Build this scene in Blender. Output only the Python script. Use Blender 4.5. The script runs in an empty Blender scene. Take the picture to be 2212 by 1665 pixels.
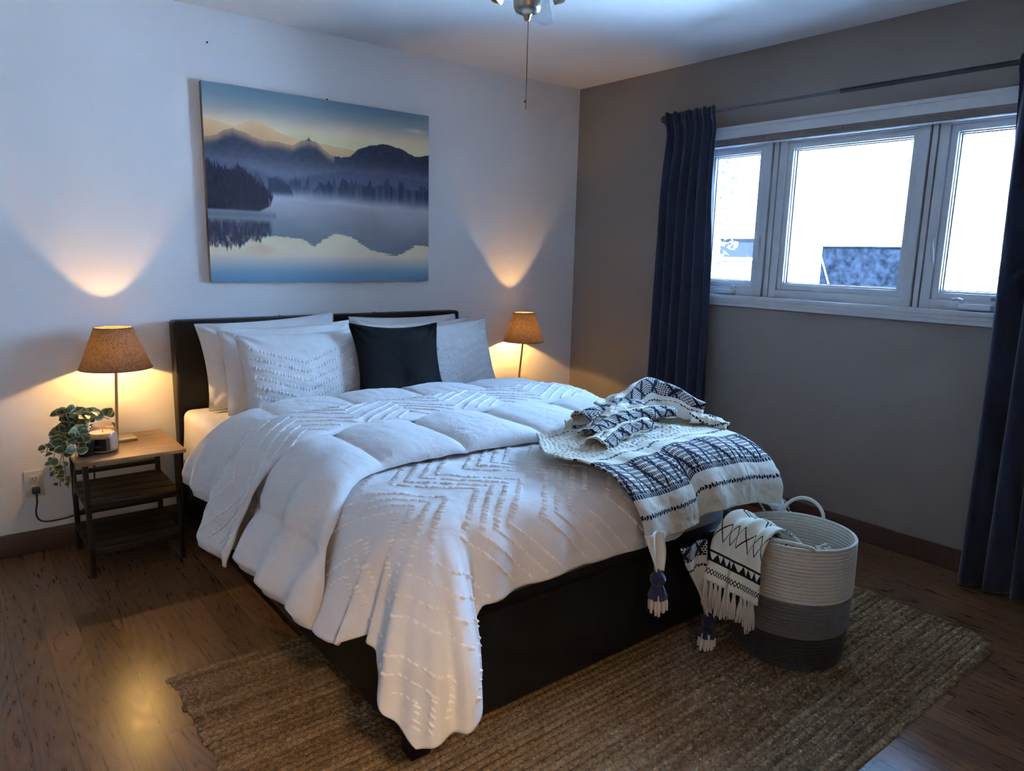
import bpy, bmesh, math, random
import numpy as np
from mathutils import Vector, Matrix

random.seed(7)
RNG = np.random.default_rng(11)
S = bpy.context.scene
COL = S.collection

# ------------------------------------------------------------------ camera
YAW, PITCH, ROLL, FPX = 0.676785, 0.181798, 0.023181, 1553.87
cam_d = bpy.data.cameras.new('camera')
cam = bpy.data.objects.new('camera', cam_d)
COL.objects.link(cam)
fwd = Vector((math.sin(YAW) * math.cos(PITCH), math.cos(YAW) * math.cos(PITCH), -math.sin(PITCH)))
rgt = Vector((math.cos(YAW), -math.sin(YAW), 0))
upv = rgt.cross(fwd)
r2 = rgt * math.cos(ROLL) + upv * math.sin(ROLL)
u2 = -rgt * math.sin(ROLL) + upv * math.cos(ROLL)
M = Matrix((r2, u2, -fwd)).transposed().to_4x4()
M.translation = Vector((-3.48119, -3.68178, 1.362166))
cam.matrix_world = M
cam_d.sensor_fit = 'HORIZONTAL'
cam_d.sensor_width = 36.0
cam_d.lens = FPX / 2212 * 36.0
cam_d.clip_start = 0.02
S.camera = cam

# ------------------------------------------------------------------ light and exposure
S.view_settings.view_transform = 'Standard'
S.view_settings.look = 'None'
S.view_settings.gamma = 1.0
S.view_settings.use_curve_mapping = False
S.view_settings.exposure = 1.82

SKY_STRENGTH = 19.0
SKY_COLOR = (0.30, 0.57, 1.0)
SUN_STRENGTH = 150.0
BULB_L, BULB_R = 2.9, 3.5
FILL_W = 20.0

world = bpy.data.worlds.new('sky')
S.world = world
world.use_nodes = True
bg = world.node_tree.nodes['Background']
bg.inputs[0].default_value = (*SKY_COLOR, 1)
bg.inputs[1].default_value = SKY_STRENGTH

sun_d = bpy.data.lights.new('sun', 'SUN')
sun_d.energy = SUN_STRENGTH
sun_d.angle = 0.01
sun_d.color = (0.58, 0.80, 1.0)
sun = bpy.data.objects.new('sun', sun_d)
COL.objects.link(sun)
sun.rotation_euler = Vector((0.45, 0.20, -0.85)).to_track_quat('-Z', 'Y').to_euler()

# daylight portal in the window opening (guides sampling only)
por_d = bpy.data.lights.new('window_portal', 'AREA')
por_d.shape = 'RECTANGLE'
por_d.size = 1.76
por_d.size_y = 0.86
por_d.cycles.is_portal = True
por = bpy.data.objects.new('window_portal', por_d)
COL.objects.link(por)
por.location = (0.16, -1.85, 1.575)
por.rotation_euler = Vector((-1, 0, 0)).to_track_quat('-Z', 'Y').to_euler()

# unseen warm fill light, added beyond the doorway behind the camera
fill_d = bpy.data.lights.new('unseen_fill_light', 'AREA')
fill_d.shape = 'DISK'
fill_d.size = 0.35
fill_d.energy = FILL_W
fill_d.color = (1.0, 0.69, 0.40)
hal = bpy.data.objects.new('unseen_fill_light', fill_d)
COL.objects.link(hal)
hal.location = (-3.35, -4.75, 2.40)

# ------------------------------------------------------------------ helpers
def link(o, parent=None):
    COL.objects.link(o)
    if parent is not None:
        o.parent = parent
    return o

def empty(name, label=None, cat=None, group=None, kind=None, loc=(0, 0, 0)):
    o = bpy.data.objects.new(name, None)
    o.empty_display_size = 0.1
    o.location = loc
    COL.objects.link(o)
    tag(o, label, cat, group, kind)
    return o

def tag(o, label=None, cat=None, group=None, kind=None):
    if label: o['label'] = label
    if cat: o['category'] = cat
    if group: o['group'] = group
    if kind: o['kind'] = kind
    return o

def mesh_obj(name, verts, faces, mat=None, parent=None, uvs=None, smooth=True):
    """uvs: per-vertex (N,2) array."""
    me = bpy.data.meshes.new(name)
    me.from_pydata([tuple(map(float, v)) for v in verts], [], [tuple(int(i) for i in f) for f in faces])
    if smooth:
        me.polygons.foreach_set('use_smooth', [True] * len(me.polygons))
    if uvs is not None:
        uvl = me.uv_layers.new(name='UVMap')
        li = np.empty(len(me.loops), dtype=np.int32)
        me.loops.foreach_get('vertex_index', li)
        uvl.data.foreach_set('uv', np.asarray(uvs, dtype=np.float32)[li].ravel())
    me.update()
    o = bpy.data.objects.new(name, me)
    if mat is not None:
        me.materials.append(mat)
    return link(o, parent)

def bm_obj(name, bm, mat, parent=None, smooth=False, auto=True):
    bm.normal_update()
    me = bpy.data.meshes.new(name)
    bm.to_mesh(me)
    bm.free()
    if mat is not None:
        for m in (mat if isinstance(mat, (list, tuple)) else [mat]):
            me.materials.append(m)
    if smooth:
        me.polygons.foreach_set('use_smooth', [True] * len(me.polygons))
        if auto:
            try:
                me.set_sharp_from_angle(angle=math.radians(38))
            except Exception:
                pass
    o = bpy.data.objects.new(name, me)
    return link(o, parent)

def add_box(bm, lo, hi, bevel=0.0, seg=2, mtx=None):
    cx = [(lo[i] + hi[i]) / 2 for i in range(3)]
    sx = [abs(hi[i] - lo[i]) for i in range(3)]
    tmp = bmesh.new()
    bmesh.ops.create_cube(tmp, size=1.0)
    for v in tmp.verts:
        v.co = Vector((v.co.x * sx[0] + cx[0], v.co.y * sx[1] + cx[1], v.co.z * sx[2] + cx[2]))
    if bevel > 0:
        bmesh.ops.bevel(tmp, geom=list(tmp.edges), offset=min(bevel, min(sx) * 0.45), segments=seg,
                        profile=0.6, affect='EDGES')
    if mtx is not None:
        for v in tmp.verts:
            v.co = mtx @ v.co
    add_bm(bm, tmp)
    tmp.free()

def add_bm(bm, tmp):
    mp = {}
    for v in tmp.verts:
        mp[v] = bm.verts.new(v.co)
    for f in tmp.faces:
        try:
            nf = bm.faces.new([mp[v] for v in f.verts])
            nf.material_index = f.material_index
        except ValueError:
            pass

def box(name, lo, hi, mat, parent=None, bevel=0.003, seg=2):
    bm = bmesh.new()
    add_box(bm, lo, hi, bevel, seg)
    return bm_obj(name, bm, mat, parent, smooth=bevel > 0)

def add_tube(bm, pts, rad, n=10, closed=False, cap=True):
    pts = [Vector(p) for p in pts]
    N = len(pts)
    rads = rad if isinstance(rad, (list, tuple, np.ndarray)) else [rad] * N
    t0 = (pts[1] - pts[0]).normalized()
    ref = Vector((0, 0, 1)) if abs(t0.z) < 0.9 else Vector((1, 0, 0))
    nv = t0.cross(ref).normalized()
    rings = []
    for i in range(N):
        if closed:
            t = (pts[(i + 1) % N] - pts[i - 1]).normalized()
        else:
            t = (pts[min(i + 1, N - 1)] - pts[max(i - 1, 0)]).normalized()
        nv = (nv - t * nv.dot(t))
        if nv.length < 1e-6:
            nv = t.orthogonal()
        nv.normalize()
        b = t.cross(nv)
        rings.append([bm.verts.new(pts[i] + (nv * math.cos(2 * math.pi * k / n) + b * math.sin(2 * math.pi * k / n)) * float(rads[i]))
                      for k in range(n)])
    for i in range(N if closed else N - 1):
        a, c = rings[i], rings[(i + 1) % N]
        for k in range(n):
            bm.faces.new((a[k], a[(k + 1) % n], c[(k + 1) % n], c[k]))
    if cap and not closed:
        bm.faces.new(list(reversed(rings[0])))
        bm.faces.new(rings[-1])

def tube(name, pts, rad, mat, parent=None, n=10, closed=False):
    bm = bmesh.new()
    add_tube(bm, pts, rad, n, closed)
    bmesh.ops.recalc_face_normals(bm, faces=bm.faces)
    return bm_obj(name, bm, mat, parent, smooth=True)

def add_lathe(bm, prof, n=40, center=(0, 0, 0), ell=(1, 1)):
    rings = []
    for (r, z) in prof:
        if r < 1e-6:
            rings.append([bm.verts.new((center[0], center[1], center[2] + z))])
        else:
            rings.append([bm.verts.new((center[0] + ell[0] * r * math.cos(2 * math.pi * k / n),
                                        center[1] + ell[1] * r * math.sin(2 * math.pi * k / n), center[2] + z)) for k in range(n)])
    for a, c in zip(rings[:-1], rings[1:]):
        if len(a) == 1 and len(c) == 1:
            continue
        for k in range(n):
            k2 = (k + 1) % n
            if len(a) == 1:
                bm.faces.new((a[0], c[k2], c[k]))
            elif len(c) == 1:
                bm.faces.new((a[k], a[k2], c[0]))
            else:
                bm.faces.new((a[k], a[k2], c[k2], c[k]))

def lathe(name, prof, mat, parent=None, n=40, center=(0, 0, 0), ell=(1, 1)):
    bm = bmesh.new()
    add_lathe(bm, prof, n, center, ell)
    bmesh.ops.recalc_face_normals(bm, faces=bm.faces)
    return bm_obj(name, bm, mat, parent, smooth=True)

def smooth(x):
    x = np.clip(x, 0, 1)
    return x * x * (3 - 2 * x)

_perm = np.random.default_rng(5).random((256, 256))
def vnoise(x, y):
    x = np.asarray(x, float); y = np.asarray(y, float)
    xi = np.floor(x).astype(int); yi = np.floor(y).astype(int)
    fx = x - xi; fy = y - yi
    fx = fx * fx * (3 - 2 * fx); fy = fy * fy * (3 - 2 * fy)
    g = lambda a, b: _perm[a % 256, b % 256]
    return ((g(xi, yi) * (1 - fx) + g(xi + 1, yi) * fx) * (1 - fy) + (g(xi, yi + 1) * (1 - fx) + g(xi + 1, yi + 1) * fx) * fy) * 2 - 1
def fbm(x, y, oct=4, gain=0.5):
    s = 0; a = 1; t = 0
    for i in range(oct):
        s = s + a * vnoise(x * 2 ** i + 17.3 * i, y * 2 ** i + 9.1 * i); t += a; a *= gain
    return s / t

def grid_faces(nu, nv, off=0):
    i = np.arange(nu - 1)[:, None] * nv + np.arange(nv - 1)[None, :]
    f = np.stack([i, i + nv, i + nv + 1, i + 1], -1).reshape(-1, 4) + off
    return f

def thick_sheet(P, thick):
    """P (nu,nv,3) -> verts, faces of a closed slab: outer face P, inner face P - n*thick."""
    nu, nv = P.shape[:2]
    N = grid_normals(P)
    Q = P - N * (thick if np.isscalar(thick) else thick[..., None])
    V = np.concatenate([P.reshape(-1, 3), Q.reshape(-1, 3)])
    n = nu * nv
    F = [grid_faces(nu, nv), grid_faces(nu, nv, n)[:, ::-1]]
    idx = np.arange(n).reshape(nu, nv)
    for line, rev in ((idx[0], 0), (idx[-1], 1), (idx[:, 0], 1), (idx[:, -1], 0)):
        a, b = line[:-1], line[1:]
        q = np.stack([a, b, b + n, a + n], -1)
        F.append(q[:, ::-1] if rev else q)
    return V, np.concatenate(F)

def grid_normals(P):
    du = np.gradient(P, axis=0); dv = np.gradient(P, axis=1)
    N = np.cross(du, dv)
    return N / (np.linalg.norm(N, axis=-1, keepdims=True) + 1e-12)

# ------------------------------------------------------------------ materials
class NT:
    def __init__(self, name):
        self.m = bpy.data.materials.new(name)
        self.m.use_nodes = True
        self.t = self.m.node_tree
        self.n = self.t.nodes
        self.b = self.n['Principled BSDF']
        self.out = self.n['Material Output']
    def add(self, typ, **kw):
        nd = self.n.new(typ)
        for k, v in kw.items():
            if k.startswith('i_'):
                nd.inputs[k[2:].replace('_', ' ')].default_value = v
            else:
                setattr(nd, k, v)
        return nd
    def l(self, a, b):
        self.t.links.new(a, b)
    def set(self, **kw):
        for k, v in kw.items():
            self.b.inputs[k.replace('_', ' ')].default_value = v
    def coord(self, kind='Object', scale=(1, 1, 1)):
        tc = self.add('ShaderNodeTexCoord')
        mp = self.add('ShaderNodeMapping')
        mp.inputs['Scale'].default_value = scale
        self.l(tc.outputs[kind], mp.inputs['Vector'])
        return mp.outputs['Vector']
    def noise(self, vec, scale, detail=4, rough=0.5, dist=0.0):
        nd = self.add('ShaderNodeTexNoise')
        nd.inputs['Scale'].default_value = scale
        nd.inputs['Detail'].default_value = detail
        nd.inputs['Roughness'].default_value = rough
        nd.inputs['Distortion'].default_value = dist
        self.l(vec, nd.inputs['Vector'])
        return nd
    def ramp(self, fac, stops):
        r = self.add('ShaderNodeValToRGB')
        e = r.color_ramp.elements
        while len(e) < len(stops):
            e.new(0.5)
        for el, (p, c) in zip(e, stops):
            el.position = p
            el.color = (*c, 1) if len(c) == 3 else c
        self.l(fac, r.inputs['Fac'])
        return r
    def math(self, op, a, b=None, c=None):
        nd = self.add('ShaderNodeMath', operation=op)
        for i, v in enumerate((a, b, c)):
            if v is None: continue
            if hasattr(v, 'is_linked'): self.l(v, nd.inputs[i])
            else: nd.inputs[i].default_value = v
        return nd.outputs[0]
    def bump(self, h, strength, dist=0.002, prev=None):
        nd = self.add('ShaderNodeBump')
        nd.inputs['Strength'].default_value = strength
        nd.inputs['Distance'].default_value = dist
        self.l(h, nd.inputs['Height'])
        if prev is not None: self.l(prev, nd.inputs['Normal'])
        self.l(nd.outputs[0], self.b.inputs['Normal'])
        return nd.outputs[0]
    def mix(self, fac, a, b):
        nd = self.add('ShaderNodeMix', data_type='RGBA')
        if hasattr(fac, 'is_linked'): self.l(fac, nd.inputs[0])
        else: nd.inputs[0].default_value = fac
        for i, v in ((6, a), (7, b)):
            if hasattr(v, 'is_linked'): self.l(v, nd.inputs[i])
            else: nd.inputs[i].default_value = (*v, 1)
        return nd.outputs[2]

def simple(name, color, rough=0.5, metal=0.0, noise_amt=0.06, noise_scale=30, bump=0.0, bump_scale=200, bdist=0.001, sheen=0.0, spec=0.5):
    t = NT(name)
    v = t.coord()
    n = t.noise(v, noise_scale, 3)
    lo = tuple(max(0, c * (1 - noise_amt)) for c in color)
    hi = tuple(min(1, c * (1 + noise_amt)) for c in color)
    r = t.ramp(n.outputs['Fac'], [(0.3, lo), (0.7, hi)])
    t.l(r.outputs[0], t.b.inputs['Base Color'])
    t.set(Roughness=rough, Metallic=metal)
    t.b.inputs['Specular IOR Level'].default_value = spec
    if sheen:
        t.b.inputs['Sheen Weight'].default_value = sheen
    if bump:
        n2 = t.noise(v, bump_scale, 3)
        t.bump(n2.outputs['Fac'], bump, bdist)
    return t.m

def fabric(name, color, weave=900, bump=0.25, noise_amt=0.05, sheen=0.15, wr_scale=9, wr=0.25):
    """woven cloth: fine thread bump and soft creases"""
    t = NT(name)
    v = t.coord()
    n = t.noise(v, 60, 3)
    r = t.ramp(n.outputs['Fac'], [(0.3, tuple(c * (1 - noise_amt) for c in color)), (0.7, tuple(min(1, c * (1 + noise_amt)) for c in color))])
    t.l(r.outputs[0], t.b.inputs['Base Color'])
    t.set(Roughness=0.85)
    t.b.inputs['Sheen Weight'].default_value = sheen
    t.b.inputs['Specular IOR Level'].default_value = 0.2
    cre = t.noise(v, wr_scale, 3, 0.55, 0.8)
    b1 = t.bump(cre.outputs['Fac'], wr, 0.02)
    w = t.noise(v, weave, 1)
    t.bump(w.outputs['Fac'], bump, 0.0008, b1)
    return t.m

def wall_paint(name, color):
    t = NT(name)
    v = t.coord()
    n = t.noise(v, 1.6, 3)
    r = t.ramp(n.outputs['Fac'], [(0.3, tuple(c * 0.97 for c in color)), (0.7, tuple(min(1, c * 1.03) for c in color))])
    t.l(r.outputs[0], t.b.inputs['Base Color'])
    t.set(Roughness=0.55)
    t.b.inputs['Specular IOR Level'].default_value = 0.35
    o = t.noise(v, 260, 3, 0.6)
    t.bump(o.outputs['Fac'], 0.12, 0.0008)
    return t.m

def floor_mat():
    t = NT('oak_plank_floor')
    tc = t.add('ShaderNodeTexCoord')
    sp = t.add('ShaderNodeSeparateXYZ')
    t.l(tc.outputs['Object'], sp.inputs[0])
    PW, PL = 0.1025, 1.15
    ux = t.math('DIVIDE', t.math('ADD', sp.outputs['X'], 0.0115), PW)
    ix = t.math('FLOOR', ux)
    fx = t.math('FRACT', ux)
    wn = t.add('ShaderNodeTexWhiteNoise', noise_dimensions='1D')
    t.l(ix, wn.inputs['W'])
    vy = t.math('ADD', t.math('DIVIDE', sp.outputs['Y'], PL), t.math('MULTIPLY', wn.outputs['Value'], 7.0))
    iy = t.math('FLOOR', vy)
    fy = t.math('FRACT', vy)
    cmb = t.add('ShaderNodeCombineXYZ')
    t.l(ix, cmb.inputs[0]); t.l(iy, cmb.inputs[1])
    wn2 = t.add('ShaderNodeTexWhiteNoise', noise_dimensions='2D')
    t.l(cmb.outputs[0], wn2.inputs['Vector'])
    # plank-local grain coordinates
    off = t.add('ShaderNodeVectorMath', operation='SCALE')
    t.l(wn2.outputs['Color'], off.inputs[0]); off.inputs['Scale'].default_value = 20.0
    cs = t.add('ShaderNodeCombineXYZ')
    t.l(t.math('MULTIPLY', sp.outputs['X'], 1.0), cs.inputs[0])
    t.l(t.math('MULTIPLY', sp.outputs['Y'], 0.11), cs.inputs[1])
    ad = t.add('ShaderNodeVectorMath', operation='ADD')
    t.l(cs.outputs[0], ad.inputs[0]); t.l(off.outputs[0], ad.inputs[1])
    gn = t.noise(ad.outputs[0], 8, 0.6, 0.4, 0.25)
    rings = t.math('FRACT', t.math('MULTIPLY', gn.outputs['Fac'], 17.0))
    rings = t.math('PINGPONG', rings, 0.5)
    fine = t.noise(ad.outputs[0], 120, 4, 0.6)
    g = t.math('ADD', t.math('MULTIPLY', rings, 0.55), t.math('MULTIPLY', fine.outputs['Fac'], 0.72))
    col = t.ramp(g, [(0.18, (0.088, 0.038, 0.017)), (0.50, (0.140, 0.063, 0.028)), (0.82, (0.215, 0.106, 0.049))])
    tint = t.math('ADD', t.math('MULTIPLY', wn2.outputs['Value'], 0.55), 0.68)
    hsv = t.add('ShaderNodeHueSaturation')
    t.l(col.outputs[0], hsv.inputs['Color']); t.l(tint, hsv.inputs['Value'])
    # bevel gaps
    ex = t.math('MINIMUM', fx, t.math('SUBTRACT', 1.0, fx))
    ey = t.math('MINIMUM', fy, t.math('SUBTRACT', 1.0, fy))
    gx = t.math('LESS_THAN', ex, 0.014)
    gy = t.math('LESS_THAN', ey, 0.0012)
    gap = t.math('MAXIMUM', gx, gy)
    c2 = t.mix(gap, hsv.outputs[0], (0.022, 0.011, 0.007))
    t.l(c2, t.b.inputs['Base Color'])
    rr = t.math('ADD', t.math('MULTIPLY', g, 0.10), 0.24)
    t.l(rr, t.b.inputs['Roughness'])
    t.b.inputs['Specular IOR Level'].default_value = 0.5
    hgt = t.math('SUBTRACT', t.math('MULTIPLY', fine.outputs['Fac'], 0.25), gap)
    t.bump(hgt, 0.35, 0.0010)
    return t.m

def wood_mat(name, dark, light, axis=0, scale=1.0, rough=0.5):
    t = NT(name)
    sc = [14 * scale] * 3
    sc[axis] = 1.4 * scale
    v = t.coord('Object', tuple(sc))
    n = t.noise(v, 3.0, 5, 0.6, 0.7)
    f = t.noise(v, 24.0, 3, 0.6)
    g = t.math('ADD', t.math('MULTIPLY', n.outputs['Fac'], 0.75), t.math('MULTIPLY', f.outputs['Fac'], 0.25))
    r = t.ramp(g, [(0.35, dark), (0.65, light)])
    t.l(r.outputs[0], t.b.inputs['Base Color'])
    t.set(Roughness=rough)
    t.bump(g, 0.25, 0.001)
    return t.m

def leather_mat():
    t = NT('black_leather')
    v = t.coord()
    n = t.noise(v, 8, 3)
    r = t.ramp(n.outputs['Fac'], [(0.3, (0.006, 0.0055, 0.006)), (0.7, (0.010, 0.009, 0.0095))])
    t.l(r.outputs[0], t.b.inputs['Base Color'])
    t.set(Roughness=0.42)
    t.b.inputs['Specular IOR Level'].default_value = 0.28
    vo = t.add('ShaderNodeTexVoronoi')
    vo.inputs['Scale'].default_value = 380
    t.l(v, vo.inputs['Vector'])
    b1 = t.bump(t.noise(v, 5, 3).outputs['Fac'], 0.15, 0.02)
    t.bump(vo.outputs['Distance'], 0.25, 0.0008, b1)
    return t.m

def glass_mat(name='window_glass', tint=(0.97, 0.985, 1.0)):
    m = bpy.data.materials.new(name)
    m.use_nodes = True
    nt = m.node_tree
    nt.nodes.clear()
    o = nt.nodes.new('ShaderNodeOutputMaterial')
    tr = nt.nodes.new('ShaderNodeBsdfTransparent'); tr.inputs[0].default_value = (*tint, 1)
    gl = nt.nodes.new('ShaderNodeBsdfGlossy'); gl.inputs['Roughness'].default_value = 0.02
    fr = nt.nodes.new('ShaderNodeFresnel'); fr.inputs['IOR'].default_value = 1.45
    mx = nt.nodes.new('ShaderNodeMixShader')
    nt.links.new(fr.outputs[0], mx.inputs[0]); nt.links.new(tr.outputs[0], mx.inputs[1]); nt.links.new(gl.outputs[0], mx.inputs[2])
    nt.links.new(mx.outputs[0], o.inputs[0])
    return m

def shade_mat():
    m = bpy.data.materials.new('lamp_shade_linen')
    m.use_nodes = True
    nt = m.node_tree
    nt.nodes.clear()
    o = nt.nodes.new('ShaderNodeOutputMaterial')
    tc = nt.nodes.new('ShaderNodeTexCoord')
    mp = nt.nodes.new('ShaderNodeMapping'); mp.inputs['Scale'].default_value = (240, 240, 60)
    nz = nt.nodes.new('ShaderNodeTexNoise'); nz.inputs['Scale'].default_value = 1.0; nz.inputs['Detail'].default_value = 4
    rp = nt.nodes.new('ShaderNodeValToRGB')
    rp.color_ramp.elements[0].position = 0.30; rp.color_ramp.elements[0].color = (0.12, 0.095, 0.07, 1)
    rp.color_ramp.elements[1].position = 0.66; rp.color_ramp.elements[1].color = (0.26, 0.20, 0.145, 1)
    df = nt.nodes.new('ShaderNodeBsdfDiffuse')
    tl = nt.nodes.new('ShaderNodeBsdfTranslucent')
    mx = nt.nodes.new('ShaderNodeMixShader'); mx.inputs[0].default_value = 0.5
    L = nt.links.new
    L(tc.outputs['Object'], mp.inputs[0]); L(mp.outputs[0], nz.inputs[0]); L(nz.outputs['Fac'], rp.inputs[0])
    L(rp.outputs[0], df.inputs[0]); L(rp.outputs[0], tl.inputs[0])
    L(df.outputs[0], mx.inputs[1]); L(tl.outputs[0], mx.inputs[2]); L(mx.outputs[0], o.inputs[0])
    return m

def image_mat(name, arr, rough=0.85, bump=0.2, bscale=700, alpha=False):
    """arr (h,w,3) sRGB 0..1, row 0 = bottom: a pattern printed or woven on the surface"""
    h, w = arr.shape[:2]
    img = bpy.data.images.new(name, w, h)
    px = np.ones((h, w, 4), np.float32)
    px[..., :3] = np.clip(arr, 0, 1)
    img.pixels.foreach_set(px.ravel())
    img.update()
    img.pack()
    t = NT(name)
    tx = t.add('ShaderNodeTexImage', image=img)
    tx.extension = 'REPEAT'
    tx.interpolation = 'Cubic'
    uv = t.add('ShaderNodeTexCoord')
    t.l(uv.outputs['UV'], tx.inputs['Vector'])
    t.l(tx.outputs['Color'], t.b.inputs['Base Color'])
    t.set(Roughness=rough)
    t.b.inputs['Specular IOR Level'].default_value = 0.25
    v = t.coord()
    t.bump(t.noise(v, bscale, 2).outputs['Fac'], bump, 0.0008)
    return t.m

MAT = {}
MAT['wall_white'] = wall_paint('pale_wall_paint', (0.86, 0.86, 0.845))
MAT['wall_taupe_shaded'] = wall_paint('shaded_taupe_wall_paint', (0.275, 0.238, 0.21))  # shade of the window wall, which gets no daylight, is put into this taupe
MAT['wall_beige'] = wall_paint('beige_wall_paint', (0.54, 0.50, 0.44))
MAT['ceiling'] = wall_paint('ceiling_paint', (0.82, 0.82, 0.805))
MAT['floor'] = floor_mat()
MAT['base'] = wood_mat('dark_baseboard_wood', (0.055, 0.028, 0.020), (0.095, 0.05, 0.036), axis=0, rough=0.45)
MAT['vinyl'] = simple('white_vinyl', (0.56, 0.57, 0.585), 0.35, 0, 0.02)
MAT['trim'] = simple('white_trim_paint', (0.62, 0.62, 0.63), 0.45, 0, 0.03, bump=0.05, bump_scale=60)
MAT['gasket'] = simple('dark_gasket', (0.10, 0.10, 0.11), 0.6)
MAT['glass'] = glass_mat()
MAT['leather'] = leather_mat()
MAT['cotton'] = fabric('white_cotton', (0.78, 0.775, 0.77), 900, 0.15, 0.02)
MAT['quilt'] = fabric('white_microfibre', (0.76, 0.755, 0.755), 700, 0.10, 0.02, 0.3, 14, 0.35)
MAT['tuft'] = fabric('tufted_white_cotton', (0.77, 0.765, 0.76), 900, 0.2, 0.02, 0.2, 7, 0.3)
MAT['tuft_yarn'] = simple('white_tuft_yarn', (0.88, 0.875, 0.865), 0.9, spec=0.1)
MAT['black_cloth'] = fabric('black_cotton', (0.006, 0.006, 0.0075), 900, 0.3, 0.1, 0.0)
MAT['navy'] = fabric('navy_curtain_cloth', (0.021, 0.026, 0.052), 1000, 0.3, 0.06, 0.3)
MAT['rod'] = simple('dark_bronze_metal', (0.06, 0.05, 0.055), 0.4, 0.6)
MAT['rod_thin'] = simple('grey_metal_tube', (0.16, 0.15, 0.165), 0.4, 0.6)
MAT['blackmetal'] = simple('black_metal', (0.018, 0.017, 0.018), 0.45, 0.3)
MAT['nickel'] = simple('brushed_nickel', (0.46, 0.42, 0.36), 0.32, 1.0, 0.04)
MAT['bronze'] = simple('antique_brass', (0.34, 0.27, 0.17), 0.36, 0.9, 0.08)
MAT['topwood'] = wood_mat('rustic_oak_top', (0.24, 0.14, 0.075), (0.44, 0.29, 0.17), axis=0, scale=1.6, rough=0.5)
MAT['topedge'] = wood_mat('rustic_oak_edge', (0.17, 0.14, 0.11), (0.25, 0.21, 0.17), axis=0, rough=0.6)
MAT['slat'] = wood_mat('dark_slat_wood', (0.012, 0.009, 0.008), (0.028, 0.020, 0.017), axis=0, scale=1.4, rough=0.55)
MAT['shade'] = shade_mat()
MAT['shade_edge'] = simple('dark_shade_edge', (0.13, 0.11, 0.10), 0.8)
MAT['shade_in'] = simple('white_shade_lining', (0.75, 0.72, 0.66), 0.7)
MAT['outlet'] = simple('ivory_plastic', (0.62, 0.60, 0.55), 0.4)
MAT['blackplastic'] = simple('black_plastic', (0.015, 0.015, 0.016), 0.45)
MAT['fanblade'] = simple('pale_fan_blade', (0.60, 0.62, 0.62), 0.5)
MAT['navy_yarn'] = fabric('navy_yarn', (0.022, 0.03, 0.075), 500, 0.6, 0.2, 0.3)
MAT['cream_yarn'] = fabric('cream_yarn', (0.66, 0.62, 0.52), 500, 0.5, 0.06, 0.3)
MAT['rope_cream'] = fabric('cream_cotton_rope', (0.66, 0.635, 0.57), 420, 0.6, 0.05, 0.2)
MAT['rope_grey'] = fabric('grey_cotton_rope', (0.165, 0.165, 0.175), 420, 0.6, 0.08, 0.2)
MAT['rope_char'] = fabric('charcoal_cotton_rope', (0.040, 0.042, 0.050), 420, 0.6, 0.1, 0.2)

# ------------------------------------------------------------------ setting: shell
H = 2.44
X0, Y0 = -4.05, -4.12           # far ends of the room (behind the camera)
def structure(o):
    o['kind'] = 'structure'
    return o

structure(box('floor', (X0 - .1, Y0 - 1.6, -0.1), (0.0, 0.0, 0.0), MAT['floor'], bevel=0))
structure(box('ceiling', (X0 - .15, Y0 - 1.6, H), (0.15, 0.15, H + 0.12), MAT['ceiling'], bevel=0))
structure(box('wall_back', (X0 - .15, 0.0, -0.1), (0.0, 0.15, H), MAT['wall_white'], bevel=0))
structure(box('wall_left', (X0 - .12, Y0 - 1.6, 0.0), (X0, 0.0, H), MAT['wall_beige'], bevel=0))
# window wall with its opening
WY0, WY1, WZ0, WZ1 = -2.73, -0.975, 1.15, 2.0
bm = bmesh.new()
add_box(bm, (0, Y0 - 1.6, -0.1), (0.18, WY0, H))
add_box(bm, (0, WY1, -0.1), (0.18, 0.15, H))
add_box(bm, (0, WY0, -0.1), (0.18, WY1, WZ0))
add_box(bm, (0, WY0, WZ1), (0.18, WY1, H))
structure(bm_obj('wall_right', bm, MAT['wall_taupe_shaded']))
# wall behind the camera; its unseen doorway is added to admit the fill light
bm = bmesh.new()
add_box(bm, (X0, Y0 - .12, 0), (-3.85, Y0, H))
add_box(bm, (-3.0, Y0 - .12, 0), (0, Y0, H))
add_box(bm, (-3.85, Y0 - .12, 2.05), (-3.0, Y0, H))
structure(bm_obj('wall_front', bm, MAT['wall_beige']))
structure(box('wall_hall', (X0 - .12, Y0 - 1.7, -0.1), (0.18, Y0 - 1.6, H), MAT['wall_white'], bevel=0))

def baseboard(name, lo, hi, axis):
    o = box(name, lo, hi, MAT['base'], bevel=0.004)
    return structure(o)
baseboard('baseboard_back', (X0, -0.013, 0), (0, 0, 0.1027), 0)
baseboard('baseboard_right', (-0.013, Y0, 0), (0, -0.013, 0.1027), 1)
baseboard('baseboard_left', (X0, Y0, 0), (X0 + 0.013, -0.013, 0.1027), 1)

# ------------------------------------------------------------------ window
win = empty('window_1', 'white three-pane vinyl window between the navy curtains', None, None, 'structure', (0.05, -1.85, 1.15))
def wpart(name, bm, mat, parent=win, smooth_=True):
    o = bm_obj(name, bm, mat, None, smooth=smooth_)
    o.parent = parent
    par = parent
    off = Vector((0, 0, 0))
    while par is not None:
        off += par.location; par = par.parent
    o.data.transform(Matrix.Translation(-off))
    return o
def add_ring(bm, y0, y1, z0, z1, w, x0, x1, bev=0.003):
    add_box(bm, (x0, y0, z0), (x1, y0 + w, z1), bev)
    add_box(bm, (x0, y1 - w, z0), (x1, y1, z1), bev)
    add_box(bm, (x0, y0 + w - .001, z0), (x1, y1 - w + .001, z0 + w), bev)
    add_box(bm, (x0, y0 + w - .001, z1 - w), (x1, y1 - w + .001, z1), bev)
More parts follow.
